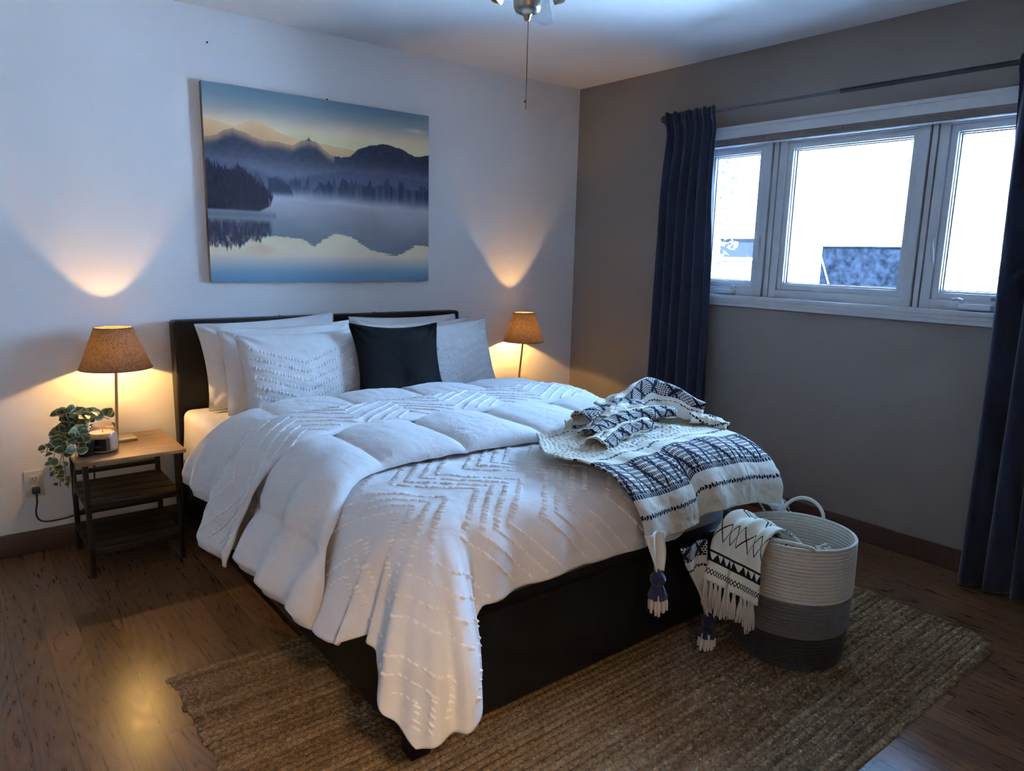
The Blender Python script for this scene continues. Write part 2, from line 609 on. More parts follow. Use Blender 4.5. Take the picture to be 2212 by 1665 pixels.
# casing: moulded head and sides, sill with apron
bm = bmesh.new()
add_box(bm, (-0.022, -2.80, 2.000), (0.0, -0.91, 2.062), 0.006)
add_box(bm, (-0.030, -2.80, 2.046), (0.0, -0.91, 2.064), 0.005)
add_box(bm, (-0.022, -2.80, 1.12), (0.0, -2.735, 2.01), 0.006)
add_box(bm, (-0.022, -0.97, 1.12), (0.0, -0.91, 2.01), 0.006)
wpart('casing', bm, MAT['trim'])
bm = bmesh.new()
add_box(bm, (-0.036, -2.83, 1.140), (0.055, -0.88, 1.160), 0.005)
add_box(bm, (-0.030, -2.80, 1.122), (0.0, -0.91, 1.142), 0.004)
add_box(bm, (-0.024, -2.79, 1.101), (0.0, -0.92, 1.126), 0.006)
wpart('sill', bm, MAT['trim'])
# frames of the three units
bm = bmesh.new()
for (a, b) in ((-2.725, -2.262), (-2.222, -1.492), (-1.448, -0.98)):
    add_ring(bm, a, b, 1.160, 1.995, 0.042, 0.030, 0.12)
wpart('frame', bm, MAT['vinyl'])
bm = bmesh.new()
add_box(bm, (0.046, -2.262, 1.160), (0.12, -2.222, 1.995), 0.0)
add_box(bm, (0.046, -1.492, 1.160), (0.12, -1.448, 1.995), 0.0)
wpart('mullion', bm, MAT['gasket'])
bm = bmesh.new()
add_box(bm, (0.034, -2.254, 1.160), (0.10, -2.230, 1.995), 0.003)
add_box(bm, (0.034, -1.484, 1.160), (0.10, -1.456, 1.995), 0.003)
wpart('mullion_cover', bm, MAT['vinyl'])
GL = [(-2.625, -2.338), (-2.150, -1.568), (-1.362, -1.080)]
for (a, b), (fa, fb) in zip(GL, ((-2.683, -2.304), (-2.180, -1.534), (-1.406, -1.022))):
    bm = bmesh.new()
    # sash: stepped profile, outer ring then bead then glass stop
    w1 = 0.030
    add_ring(bm, fa, fb, 1.202, 1.953, w1, 0.040, 0.11)
    add_box(bm, (0.055, fa + w1, 1.20), (0.11, a, 1.95), 0.003)
    add_box(bm, (0.055, b, 1.20), (0.11, fb - w1, 1.95), 0.003)
    add_box(bm, (0.055, a - .001, 1.20), (0.11, b + .001, 1.241), 0.003)
    add_box(bm, (0.055, a - .001, 1.916), (0.11, b + .001, 1.95), 0.003)
    s = wpart('sash', bm, MAT['vinyl'])
    bm = bmesh.new()
    add_box(bm, (0.074, a - .008, 1.235), (0.078, b + .008, 1.922))
    g = wpart('glass', bm, MAT['glass'], win, False)
    bm = bmesh.new()
    add_ring(bm, a - .001, b + .001, 1.240, 1.917, 0.005, 0.072, 0.08, 0)
    wpart('gasket', bm, MAT['gasket'], win, False)
# latches and cranks of the two casements
for yl in (-2.290, -1.415):
    bm = bmesh.new()
    add_box(bm, (0.024, yl - .008, 1.40), (0.032, yl + .008, 1.485), 0.004)
    add_tube(bm, [(0.026, yl, 1.475), (0.012, yl - .004, 1.455), (0.006, yl - .010, 1.42), (0.008, yl - .014, 1.385), (0.012, yl - .016, 1.362)], [.006, .007, .007, .006, .004], 8)
    wpart('latch', bm, MAT['vinyl'])
for yc, sg in ((-2.50, 1), (-1.225, -1)):
    bm = bmesh.new()
    add_box(bm, (-0.004, yc - .062, 1.166), (0.036, yc + .062, 1.192), 0.007, 3)
    add_tube(bm, [(0.012, yc + sg * .052, 1.188), (0.005, yc + sg * .056, 1.206), (-0.006, yc + sg * .066, 1.212), (-0.008, yc + sg * .088, 1.206)], [.009, .008, .006, .007], 8)
    wpart('crank', bm, MAT['vinyl'])
bm = bmesh.new()
add_box(bm, (0.0385, -2.63, 1.208), (0.0395, -2.545, 1.222))
wpart('sticker', bm, MAT['gasket'], win, False)

# raised blind: a stack of thin slats under the head of the window
blind = empty('window_blind', 'raised grey-brown slatted blind bunched along the top of the window', 'blind', None, None, (0.0, -1.85, 1.97))
MAT['blind'] = simple('grey_brown_slat', (0.27, 0.225, 0.205), 0.55, 0, 0.10)
MAT['blind_rail'] = simple('pale_blind_rail', (0.62, 0.64, 0.68), 0.5)
for k in range(7):
    bm = bmesh.new()
    yy = np.linspace(-2.722, -0.985, 40)
    sag = 0.004 * k
    top = []
    for y in yy:
        u = (y + 1.85) / 0.87
        lift = 0.0045 * k * (abs(u) ** 1.5) * (0.6 if y > -1.85 else 0.15)
        z = 2.000 - 0.0047 * k + 0.2 * lift - 0.003 * math.exp(-((y + 1.82) / 0.05) ** 2) * (k > 3)
        top.append(z)
    ring = []
    for y, z in zip(yy, top):
        ring.append([bm.verts.new((-0.016 + .002 * (k % 2), y, z)), bm.verts.new((0.022, y, z + .002)), bm.verts.new((0.022, y, z - .0012)), bm.verts.new((-0.016 + .002 * (k % 2), y, z - .0032))])
    for a, b in zip(ring[:-1], ring[1:]):
        for j in range(4):
            bm.faces.new((a[j], b[j], b[(j + 1) % 4], a[(j + 1) % 4]))
    bm.faces.new(ring[0][::-1]); bm.faces.new(ring[-1])
    wpart('slat', bm, MAT['blind'], blind, False)
bm = bmesh.new()
add_box(bm, (-0.014, -2.722, 1.9605), (0.020, -0.985, 1.9665), 0.002)
wpart('bottom_rail', bm, MAT['blind_rail'], blind)
bm = bmesh.new()
add_box(bm, (-0.022, -1.845, 1.985), (-0.014, -1.805, 2.000), 0.002)
wpart('cord_knot', bm, MAT['blind'], blind)

# ------------------------------------------------------------------ curtain rod and curtains
rod = empty('curtain_rod', 'dark metal telescoping curtain rod above the window', 'curtain rod', None, None, (-0.1, -1.85, 2.137))
def rebase(o, par):
    off = Vector((0, 0, 0)); q = par
    while q is not None:
        off += q.location; q = q.parent
    o.parent = par
    o.data.transform(Matrix.Translation(-off))
    return o
rebase(tube('thin_tube', [(-0.1, -0.84, 2.137), (-0.1, -1.90, 2.137)], 0.0075, MAT['rod_thin'], None, 14), rod)
rebase(tube('thick_tube', [(-0.1, -1.86, 2.137), (-0.1, -3.30, 2.137)], 0.0105, MAT['rod'], None, 14), rod)
for ye, sg in ((-0.825, 1), (-3.31, -1)):
    bm = bmesh.new()
    prof = [(0.0, -.02), (.013, -.019), (.013, -.010), (.008, -.008), (.017, .0), (.021, .010), (.017, .021), (.007, .027), (0, .028)]
    add_lathe(bm, prof, 20)
    bmesh.ops.transform(bm, matrix=Matrix.Translation((-0.1, ye, 2.137)) @ Matrix.Rotation(-sg * math.pi / 2, 4, 'X'), verts=bm.verts)
    bmesh.ops.recalc_face_normals(bm, faces=bm.faces)
    rebase(bm_obj('finial', bm, MAT['rod'], None, True), rod)
for yb in (-0.88, -3.25):
    bm = bmesh.new()
    add_box(bm, (-0.10, yb - .006, 2.118), (-0.004, yb + .006, 2.126), .002)
    add_box(bm, (-0.006, yb - .015, 2.08), (0.0, yb + .015, 2.16), .002)
    add_tube(bm, [(-0.1 + .016 * math.cos(a), yb, 2.137 + .016 * math.sin(a)) for a in np.linspace(math.pi, 2 * math.pi, 9)], .004, 6)
    rebase(bm_obj('bracket', bm, MAT['rod'], None, True), rod)

def curtain(name, label, ytop, ybot, nf, seed, edge_curl):
    nu, nv = 170, 120
    u = np.linspace(0, 1, nu)[:, None]; v = np.linspace(0, 1, nv)[None, :]      # u along width, v down
    ya = ytop[0] + (ybot[0] - ytop[0]) * v ** 1.3
    yb = ytop[1] + (ybot[1] - ytop[1]) * v ** 1.3
    ph = 2 * np.pi * nf * (u + 0.03 * np.sin(5 * u + seed) + 0.012 * np.sin(3 * v + 9 * u + seed))
    y = ya + (yb - ya) * (u + 0.022 * np.sin(ph + 1.3) * smooth(v * 6))
    amp = 0.012 + 0.026 * smooth(v / 0.25) + 0.012 * v
    w = np.sin(ph) + 0.25 * np.sin(2.1 * ph + seed)
    x = -0.1 + amp * w + 0.008 * fbm(u * 6 + seed, v * 3)
    # gathered header with rod pocket
    hd = np.exp(-((v - 0.012) / 0.016) ** 2)
    x = x - 0.006 * hd + 0.004 * np.sin(2 * np.pi * nf * 3.2 * u + seed) * np.exp(-(v / 0.05) ** 2)
    x = x - 0.022 * (1 - smooth(v / .06))
    x = np.minimum(x, np.where(v < .03, -0.113, -0.045))
    z = 2.160 + 0.004 * np.sin(2 * np.pi * nf * 2.1 * u) * (1 - smooth(v * 8)) - (2.160 - 0.012) * v + 0 * u
    # edge turned towards the window
    e = smooth((edge_curl[0] * (u - edge_curl[1])) / 0.06)
    x = x + e * (0.035 * smooth((v - .1) * 3) * (0.3 + np.exp(-((v - 0.42) / 0.25) ** 2)))
    P = np.stack([x, y, z], -1)
    V, F = thick_sheet(P, 0.003)
    o = mesh_obj(name, V, F, MAT['navy'])
    tag(o, label, 'curtain', 'navy curtains at the window')
    return o
curtain('curtain', 'gathered navy curtain at the left end of the window, near the room corner', (-0.835, -1.185), (-0.80, -1.235), 6.0, 0.6, (1, 0.94))
curtain('curtain', 'navy curtain at the right end of the window, cut by the picture edge', (-2.578, -3.26), (-2.600, -3.32), 8.0, 2.3, (-1, 0.06))

# ------------------------------------------------------------------ outside the window
MAT['siding'] = simple('white_siding', (0.78, 0.79, 0.80), 0.7, 0, 0.02)
MAT['darkpane'] = simple('dark_blue_pane', (0.0017, 0.0023, 0.0036), 1.0, 0, 0.6, 14, spec=0.0)
MAT['leaf_out'] = simple('pale_leaves', (0.0085, 0.010, 0.007), 0.7, 0, 0.2, 4)
MAT['bark'] = simple('bark', (0.008, 0.007, 0.006), 0.8, 0, 0.2, 8)
MAT['brick_out'] = simple('red_brick', (0.0095, 0.006, 0.0052), 0.8, 0, 0.3, 12)
MAT['snow'] = simple('pale_ground', (0.70, 0.71, 0.73), 0.8)
structure(box('ground', (0.3, -14, -0.9), (40, 30, -0.6), MAT['snow'], bevel=0))
nb = empty('neighbour_house', 'white clapboard house close outside the middle of the window', 'house', None, None, (6.0, -1.5, -0.6))
bm = bmesh.new()
hx = 6.0
for k in range(30):
    z0 = -0.6 + k * 0.115
    v = [bm.verts.new(c) for c in ((hx - .018, -9, z0), (hx - .018, 2.15, z0), (hx, 2.15, z0 + .115), (hx, -9, z0 + .115))]
    bm.faces.new(v)
    v2 = [bm.verts.new(c) for c in ((hx, -9, z0 + .115), (hx, 2.15, z0 + .115), (hx - .018, 2.15, z0 + .115), (hx - .018, -9, z0 + .115))]
    bm.faces.new(v2)
add_box(bm, (hx, -9, -0.6), (hx + 5, 2.15, 2.85))
rebase(bm_obj('siding', bm, MAT['siding']), nb)
bm = bmesh.new()
v = [(hx - .4, -9.3, 2.85), (hx - .4, 2.4, 2.85), (hx + 2.6, 2.4, 4.2), (hx + 2.6, -9.3, 4.2), (hx - .4, -9.3, 2.75), (hx - .4, 2.4, 2.75), (hx + 2.6, 2.4, 4.1), (hx + 2.6, -9.3, 4.1)]
v = [bm.verts.new(c) for c in v]
for f in ((0, 1, 2, 3), (7, 6, 5, 4), (0, 4, 5, 1), (1, 5, 6, 2), (2, 6, 7, 3), (3, 7, 4, 0)):
    bm.faces.new([v[i] for i in f])
rebase(bm_obj('roof', bm, MAT['siding']), nb)
bm = bmesh.new()
add_ring(bm, 0.06, 1.56, 0.92, 1.66, 0.11, hx - .05, hx - .01, 0.01)
rebase(bm_obj('window_frame', bm, MAT['siding'], None, True), nb)
rebase(box('window_pane', (hx - .028, 0.14, 0.98), (hx - .020, 1.47, 1.57), MAT['darkpane'], bevel=0), nb)
rebase(tube('support_wire', [(hx - .05, 1.45, 1.42), (hx - .06, 1.28, 1.0)], 0.009, MAT['siding'], None, 8), nb)

far = empty('far_house', 'pale house with brick base seen through the left pane', 'house', None, None, (15, 9.5, -0.6))
rebase(box('wall', (15, 6.9, 1.30), (19, 13, 2.9), MAT['siding'], bevel=0.02), far)
rebase(box('brick_base', (14.95, 6.8, -0.6), (19, 13, 1.28), MAT['brick_out'], bevel=0.01), far)
bm = bmesh.new(); add_ring(bm, 8.3, 9.6, 1.32, 2.0, 0.07, 14.9, 14.98, 0)
rebase(bm_obj('window_frame', bm, MAT['siding']), far)
rebase(box('window_pane', (14.96, 8.36, 1.36), (14.99, 9.55, 1.96), simple('grey_pane', (0.0048, 0.0053, 0.0062), 1.0, spec=0.0), bevel=0), far)

def tree(name, label, base, h, crown_r, seed):
    rn = np.random.default_rng(seed)
    t = empty(name, label, 'tree', None, None, base)
    bm = bmesh.new()
    add_tube(bm, [(0, 0, 0), (.05, .03, h * .3), (0, .05, h * .62), (.04, 0, h * .95)], [.13, .11, .07, .02], 8)
    for k in range(16):
        z = h * (0.3 + 0.035 * k); a = k * 2.4
        add_tube(bm, [(0.02, .02, z), (math.cos(a) * crown_r * .5, math.sin(a) * crown_r * .5, z + .25), (math.cos(a) * crown_r * .9, math.sin(a) * crown_r * .9, z + .38)], [.035, .02, .006], 6)
    bm_obj('trunk', bm, MAT['bark'], t, True)
    n = 1500
    d = rn.normal(size=(n, 3)); d /= np.linalg.norm(d, axis=1)[:, None]
    r = rn.random(n) ** 0.45
    c = d * r[:, None] * np.array([crown_r, crown_r, h * 0.42]) + np.array([0, 0, h * 0.62])
    V, F = [], []
    for i in range(n):
        a = rn.normal(size=3); a /= np.linalg.norm(a); b = np.cross(a, rn.normal(size=3)); b /= np.linalg.norm(b)
        s = 0.05 + 0.05 * rn.random()
        k = len(V); V += [c[i] - a * s, c[i] + b * s * .5, c[i] + a * s, c[i] - b * s * .5]; F.append((k, k + 1, k + 2, k + 3))
    mesh_obj('foliage', V, F, MAT['leaf_out'], t, smooth=False)
tree('garden_tree', 'faint pale tree outside the left pane of the window', (9.0, 5.9, -0.6), 5.2, 1.0, 3)

# icicle lights under the eave outside
MAT['wire'] = simple('pale_wire', (0.12, 0.13, 0.15), 0.6)
sl = empty('string_lights', 'string of small icicle lights hanging under the eave outside the window', 'string lights', None, None, (0.7, -1.85, 2.03))
bm = bmesh.new()
ys = np.linspace(-2.75, -0.9, 60)
add_tube(bm, [(0.7, y, 2.026 + 0.010 * math.sin(y * 17) + .006 * math.sin(y * 41)) for y in ys], 0.0022, 5)
rebase(bm_obj('wire', bm, MAT['wire']), sl)
for y in np.arange(-2.70, -0.95, 0.098):
    yy = y + random.uniform(-.02, .02); zz = 2.022 + random.uniform(-.012, .006)
    bm = bmesh.new()
    add_lathe(bm, [(0, -.034), (.003, -.028), (.0052, -.016), (.0048, -.004), (.003, 0)], 8, (0, 0, 0))
    bmesh.ops.transform(bm, matrix=Matrix.Translation((0.7, yy, zz)) @ Matrix.Rotation(random.uniform(-.5, .5), 4, 'X'), verts=bm.verts)
    rebase(bm_obj('bulb', bm, MAT['wire'], None, True), sl)
structure(box('eave', (0.18, Y0, 2.30), (0.75, 0.3, 2.42), MAT['siding'], bevel=0))

# ------------------------------------------------------------------ picture over the bed
def interp(u, pts):
    xs, ys = zip(*pts)
    return np.interp(u, xs, ys)
def canvas_art(w=1200, h=900):
    u = (np.arange(w) + .5)[None, :] / w
    v = (np.arange(h) + .5)[:, None] / h
    U = np.broadcast_to(u, (h, w)); V = np.broadcast_to(v, (h, w))
    def c(*a): return np.array(a, float) / 255
    img = np.zeros((h, w, 3))
    def over(mask, col):
        img[:] = img * (1 - mask[..., None]) + col * mask[..., None]
    # sky: teal to cream
    s = np.clip((V - 0.70) / 0.30, 0, 1)
    st = [(0.0, c(228, 212, 168)), (0.34, c(222, 207, 168)), (0.52, c(188, 186, 168)), (0.70, c(138, 158, 160)), (0.86, c(108, 140, 154)), (1, c(98, 132, 150))]
    ss = s + 0.08 * (1 - U) - 0.04
    for k in range(3):
        img[..., k] = np.interp(ss, [a for a, _ in st], [b[k] for _, b in st])
    img += (0.018 * fbm(U * 5, V * 22, 4))[..., None]
    over(smooth(1 - np.hypot((U - .93) / .09, (V - .90) / .02)) * .5, c(225, 222, 210))
    px = 1.0 / h
    def ridge(pts, jag, fr, seed):
        return interp(u, pts) + jag * fbm(u * fr + seed, 0 * u + seed, 5) + .0022 * fbm(u * 260, 0 * u + seed, 2)
    def fill(top, col_top, col_bot, depth, soft=1.2):
        m = np.clip((top - V) / (soft * px), 0, 1)
        d = np.clip((top - V) / depth, 0, 1)[..., None]
        over(m, col_top * (1 - d) + col_bot * d)
    fill(ridge([(0, .765), (.3, .765), (.5, .755), (.68, .75), (1, .74)], .004, 20, 3), c(216, 200, 158), c(214, 196, 160), .1, 3)
    fill(ridge([(0, .822), (.06, .815), (.12, .80), (.16, .83), (.19, .846), (.22, .838), (.28, .80), (.37, .772), (.5, .76), (.6, .75), (1, .70)], .004, 26, 8), c(206, 184, 138), c(188, 160, 122), .09)
    top2 = ridge([(0, .735), (.03, .738), (.07, .768), (.11, .788), (.15, .776), (.228, .743), (.29, .748), (.35, .738), (.385, .765), (.416, .776), (.45, .768), (.507, .712), (.56, .700), (.60, .708), (.64, .757), (.70, .785), (.77, .803), (.84, .790), (.925, .752), (.97, .757), (1, .772)], .005, 40, 5)
    m = np.clip((top2 - V) / (1.2 * px), 0, 1)
    d = np.clip((top2 - V), 0, 1)
    t = smooth(d / .055) * np.where(U < .53, 1, 0) + np.where(U >= .53, 1, 0)
    ctop = c(150, 128, 104)
    dark = c(46, 54, 74)
    col = ctop * (1 - t[..., None]) + dark * t[..., None]
    fog = smooth((0.72 - V) / 0.15)[..., None]
    col = col * (1 - fog * .80) + c(112, 126, 148) * fog * .80
    over(m, col + (0.03 * fbm(U * 60, V * 60, 3))[..., None])
    over(np.clip((top2 + .013 * np.exp(-((u - .418) / .0025) ** 2) - V) / px, 0, 1) * np.exp(-((U - .418) / .01) ** 2) * (V > .77), c(70, 66, 70))
    # nearer wooded slope
    tn = ridge([(0, .62), (.1, .63), (.25, .575), (.33, .57), (.45, .60), (.6, .64), (.8, .63), (1, .62)], .012, 18, 2)
    over(np.clip((tn - V) / .02, 0, 1) * .55, c(62, 76, 108))
    # tree line with trunks
    tl = 0.515 + 0.02 * fbm(u * 14, 0 * u + 1, 3) + 0.085 * np.clip(fbm(u * 46, 0 * u + 4, 4) + .12, 0, 1) + .045 * smooth((u - .50) / .1)
    stri = 0.5 + 0.7 * fbm(U * 95, V * 6, 4)
    m = np.clip((tl - V) / .006, 0, 1) * np.clip((V - .42) / .08, 0, 1)
    over(m * np.clip(0.62 + 1.3 * (stri - .5), 0, 1), c(46, 58, 82))
    # mist over the far bank
    mist = np.exp(-((V - (.450 - .035 * U)) / np.where(V > .45 - .035 * U, .055, .03)) ** 2) * (1.0 + .35 * fbm(U * 5, V * 12, 3))
    over(np.clip(mist, 0, .95), c(180, 195, 210))
    # water
    wl = .458 - .03 * U
    wm = np.clip((wl - V) / .012, 0, 1)
    t = np.clip((wl - V) / .2, 0, 1)[..., None]
    wcol = c(172, 183, 194) * (1 - t) + c(116, 131, 143) * t
    wcol = wcol + (0.035 * fbm(U * 7, V * 16, 4))[..., None] - (smooth((.5 - U) / .4) * .05 * smooth((wl - V) / .1))[..., None] * np.array([1.1, .6, .8])
    over(wm, wcol)
    # reflected sky below the reflected ridge
    rip = (0.010 * fbm(U * 18, V * 190, 3) + .006 * fbm(U * 60, V * 260, 2))
    rb = interp(U, [(0, .25), (.23, .252), (.33, .245), (.38, .238), (.43, .200), (.47, .236), (.53, .278), (.60, .265), (.69, .190), (.78, .162), (.83, .155), (.88, .185), (.93, .222), (1, .213)])
    m = np.clip((rb + rip - V) / .006, 0, 1)
    s = np.clip(V / .25, 0, 1)
    st = [(0, c(92, 138, 170)), (.2, c(112, 152, 176)), (.38, c(160, 180, 184)), (.6, c(212, 208, 186)), (1, c(222, 212, 180))]
    sk = np.stack([np.interp(s, [a for a, _ in st], [b[k] for _, b in st]) for k in range(3)], -1)
    over(m, sk)
    over(np.clip(((.165 + .05 * np.exp(-((U - .2) / .08) ** 2)) - V + rip) / .02, 0, 1) * np.exp(-((U - .2) / .07) ** 2) * np.clip((V - .13) / .03, 0, 1) * .55, c(190, 172, 142))
    # reeds at the left and their reflection
    rt = interp(u, [(0, .625), (.06, .60), (.10, .585), (.13, .60), (.16, .57), (.2, .53), (.235, .505), (.262, .47)]) + 0.030 * np.abs(fbm(u * 110, 0 * u, 3)) + .012 * fbm(u * 18, 0 * u + 2, 3)
    bot = interp(u, [(0, .37), (.2, .37), (.245, .40), (.262, .455)])
    spk = fbm(U * 210, V * 34, 4)
    m = np.clip((rt - V) / .022 + 1.1 * spk, 0, 1) * np.clip((V - bot) / .012, 0, 1) * np.clip((.262 - U) / .014 + spk * 1.8, 0, 1)
    over(np.clip(m, 0, 1) * .96, c(30, 30, 46) + (0.055 * spk[..., None]) * np.array([1.1, .95, 1.0]))
    sg = interp(u, [(0, .57), (.29, .56), (.33, .53), (.345, .48)]) + .012 * fbm(u * 60, 0 * u, 3)
    m = np.clip((sg - V) / .01, 0, 1) * (U > .24) * (U < .345) * np.clip((V - .46) / .03, 0, 1)
    over(m * .85, c(44, 54, 78))
    rr = interp(u, [(0, .19), (.1, .175), (.16, .20), (.2, .22), (.25, .25)]) + .03 * fbm(u * 120, 0 * u + 7, 2)
    m = np.clip((V - rr) / .012, 0, 1) * np.clip((.335 - V) / .03, 0, 1) * np.clip((.255 - U) / .02, 0, 1)
    over(np.clip(m * (.85 + .7 * fbm(U * 120, V * 40, 3)), 0, 1), c(44, 46, 64))
    over(np.exp(-((V - .355) / .018) ** 2) * (U < .27) * .6, c(92, 104, 124))
    return img
art = canvas_art()
lin = np.where(art <= .04045, art / 12.92, ((np.clip(art, 0, 1) + .055) / 1.055) ** 2.4)
lin = np.clip(lin * np.array([1.46, 1.20, 1.10]), 0, .93)
art = np.where(lin <= .0031308, lin * 12.92, 1.055 * lin ** (1 / 2.4) - .055)
MAT['art'] = image_mat('misty_lake_print', art, 0.6, 0.25, 900)
MAT['art_side'] = simple('canvas_edge_print', (0.20, 0.15, 0.10), 0.7, 0, 0.5, 6)
pic = empty('canvas_picture', 'large canvas print of a misty blue mountain lake above the bed', 'picture', None, None, (-1.8146, -0.0, 1.1918))
px0, px1, pz0, pz1 = -2.4291, -1.2001, 1.1918, 2.1128
nx, nz = 40, 30
gx, gz = np.meshgrid(np.linspace(px0, px1, nx), np.linspace(pz0, pz1, nz), indexing='ij')
P = np.stack([gx, np.full_like(gx, -0.0355), gz], -1).reshape(-1, 3)
uv = np.stack([(P[:, 0] - px0) / (px1 - px0), (P[:, 2] - pz0) / (pz1 - pz0)], -1)
o = mesh_obj('print', P, grid_faces(nx, nz), MAT['art'], None, uv, False)
rebase(o, pic)
rebase(box('stretcher', (px0, -0.0352, pz0), (px1, -0.002, pz1), MAT['art_side'], bevel=0.002), pic)

for (x, z) in ((-2.385, 2.285), (-1.80, 2.118)):
    b = bmesh.new()
    add_tube(b, [(x, 0.0, z), (x, -0.012, z + .003)], .0016, 6)
    add_tube(b, [(x, -0.011, z + .003), (x, -0.0135, z + .003)], .0042, 8)
    o = bm_obj('nail', b, MAT['blackmetal'], None, True)
    tag(o, 'small dark nail in the pale wall ' + ('high up left of the canvas picture' if x < -2 else 'just above the top edge of the canvas picture'), 'nail')

# ------------------------------------------------------------------ ceiling fan
FX, FY = -2.0, -1.87
fan = empty('ceiling_fan', 'brass ceiling fan with pale blades and a beaded pull chain', 'ceiling fan', None, None, (FX, FY, 2.44))
def fpart(o): return rebase(o, fan)
fpart(lathe('motor_housing', [(0, 2.44), (.075, 2.44), (.085, 2.42), (.07, 2.40), (.07, 2.385), (.125, 2.375), (.14, 2.33), (.14, 2.27), (.12, 2.235), (.07, 2.215), (.06, 2.20), (.06, 2.165), (0, 2.165)], MAT['bronze'], None, 48, (FX, FY, 0)))
fpart(lathe('switch_housing', [(0, 2.18), (.052, 2.18), (.054, 2.150), (.055, 2.135), (.051, 2.122), (.047, 2.116), (.043, 2.112), (.043, 2.102), (.041, 2.090), (.036, 2.080), (.024, 2.074), (.016, 2.072), (.011, 2.066), (.010, 2.058), (.006, 2.053), (0, 2.052)], MAT['nickel'], None, 48, (FX, FY, 0)))
for k in range(5):
    a = math.radians(48 + 72 * k)
    R = Matrix.Translation((FX, FY, 0)) @ Matrix.Rotation(a, 4, 'Z')
    bm = bmesh.new()
    nu, nvv = 26, 12
    rows = []
    for i in range(nu):
        t = i / (nu - 1); r = 0.20 + 0.43 * t
        hw = 0.052 + 0.022 * t
        if t > .9: hw *= math.sqrt(max(0.12, 1 - ((t - .9) / .1) ** 2 * .75))
        if t < .08: hw *= 0.75 + 3.1 * t
        rows.append([(r, hw * (2 * j / (nvv - 1) - 1), 2.235 + 0.012 * (2 * j / (nvv - 1) - 1)) for j in range(nvv)])
    A = [[bm.verts.new(R @ Vector(p)) for p in row] for row in rows]
    Bv = [[bm.verts.new(R @ (Vector(p) + Vector((0, 0, .006)))) for p in row] for row in rows]
    for i in range(nu - 1):
        for j in range(nvv - 1):
            bm.faces.new((A[i][j], A[i][j + 1], A[i + 1][j + 1], A[i + 1][j]))
            bm.faces.new((Bv[i][j], Bv[i + 1][j], Bv[i + 1][j + 1], Bv[i][j + 1]))
    for i in range(nu - 1):
        bm.faces.new((A[i][0], A[i + 1][0], Bv[i + 1][0], Bv[i][0])); bm.faces.new((A[i][-1], Bv[i][-1], Bv[i + 1][-1], A[i + 1][-1]))
    for j in range(nvv - 1):
        bm.faces.new((A[0][j], Bv[0][j], Bv[0][j + 1], A[0][j + 1])); bm.faces.new((A[-1][j], A[-1][j + 1], Bv[-1][j + 1], Bv[-1][j]))
    bl = fpart(bm_obj('blade', bm, MAT['fanblade'], None, True))
    bm = bmesh.new()
    pts = [(.055, 0, 2.20), (.075, 0, 2.15), (.092, 0, 2.118), (.115, 0, 2.125), (.145, 0, 2.17), (.18, 0, 2.215), (.26, 0, 2.226)]
    wid = [.014, .018, .026, .028, .022, .024, .03]
    prev = None
    dens = []
    for i in range(len(pts) - 1):
        for q in range(4):
            f = q / 4
            dens.append((tuple(pts[i][c] * (1 - f) + pts[i + 1][c] * f for c in range(3)), wid[i] * (1 - f) + wid[i + 1] * f))
    dens.append((pts[-1], wid[-1]))
    ring = []
    for (p, w) in dens:
        row = []
        for q in range(10):
            th = 2 * math.pi * q / 10
            row.append(bm.verts.new(R @ Vector((p[0], math.cos(th) * w, p[2] + math.sin(th) * .007))))
        ring.append(row)
    for a_, b_ in zip(ring[:-1], ring[1:]):
        for q in range(10):
            bm.faces.new((a_[q], a_[(q + 1) % 10], b_[(q + 1) % 10], b_[q]))
    bm.faces.new(ring[0][::-1]); bm.faces.new(ring[-1])
    bmesh.ops.recalc_face_normals(bm, faces=bm.faces)
    fpart(bm_obj('blade_iron', bm, MAT['bronze'], None, True))
bm = bmesh.new()
cx_, cy_ = FX + .003, FY - .002
for k in range(84):
    z = 2.056 - k * 0.00305
    add_lathe(bm, [(0, -.0017), (.0012, -.0012), (.0017, 0), (.0012, .0012), (0, .0017)], 6, (cx_ - .0002 * k * 0.1, cy_, z))
add_tube(bm, [(cx_, cy_, 2.056), (cx_ - .002, cy_, 1.80)], .0007, 5)
add_lathe(bm, [(0, -.004), (.003, -.003), (.004, 0), (.003, .003), (0, .004)], 10, (cx_ - .004, cy_, 1.822))
fpart(bm_obj('pull_chain', bm, simple('dark_chain', (0.10, 0.075, 0.06), 0.4, 0.8), None, True))

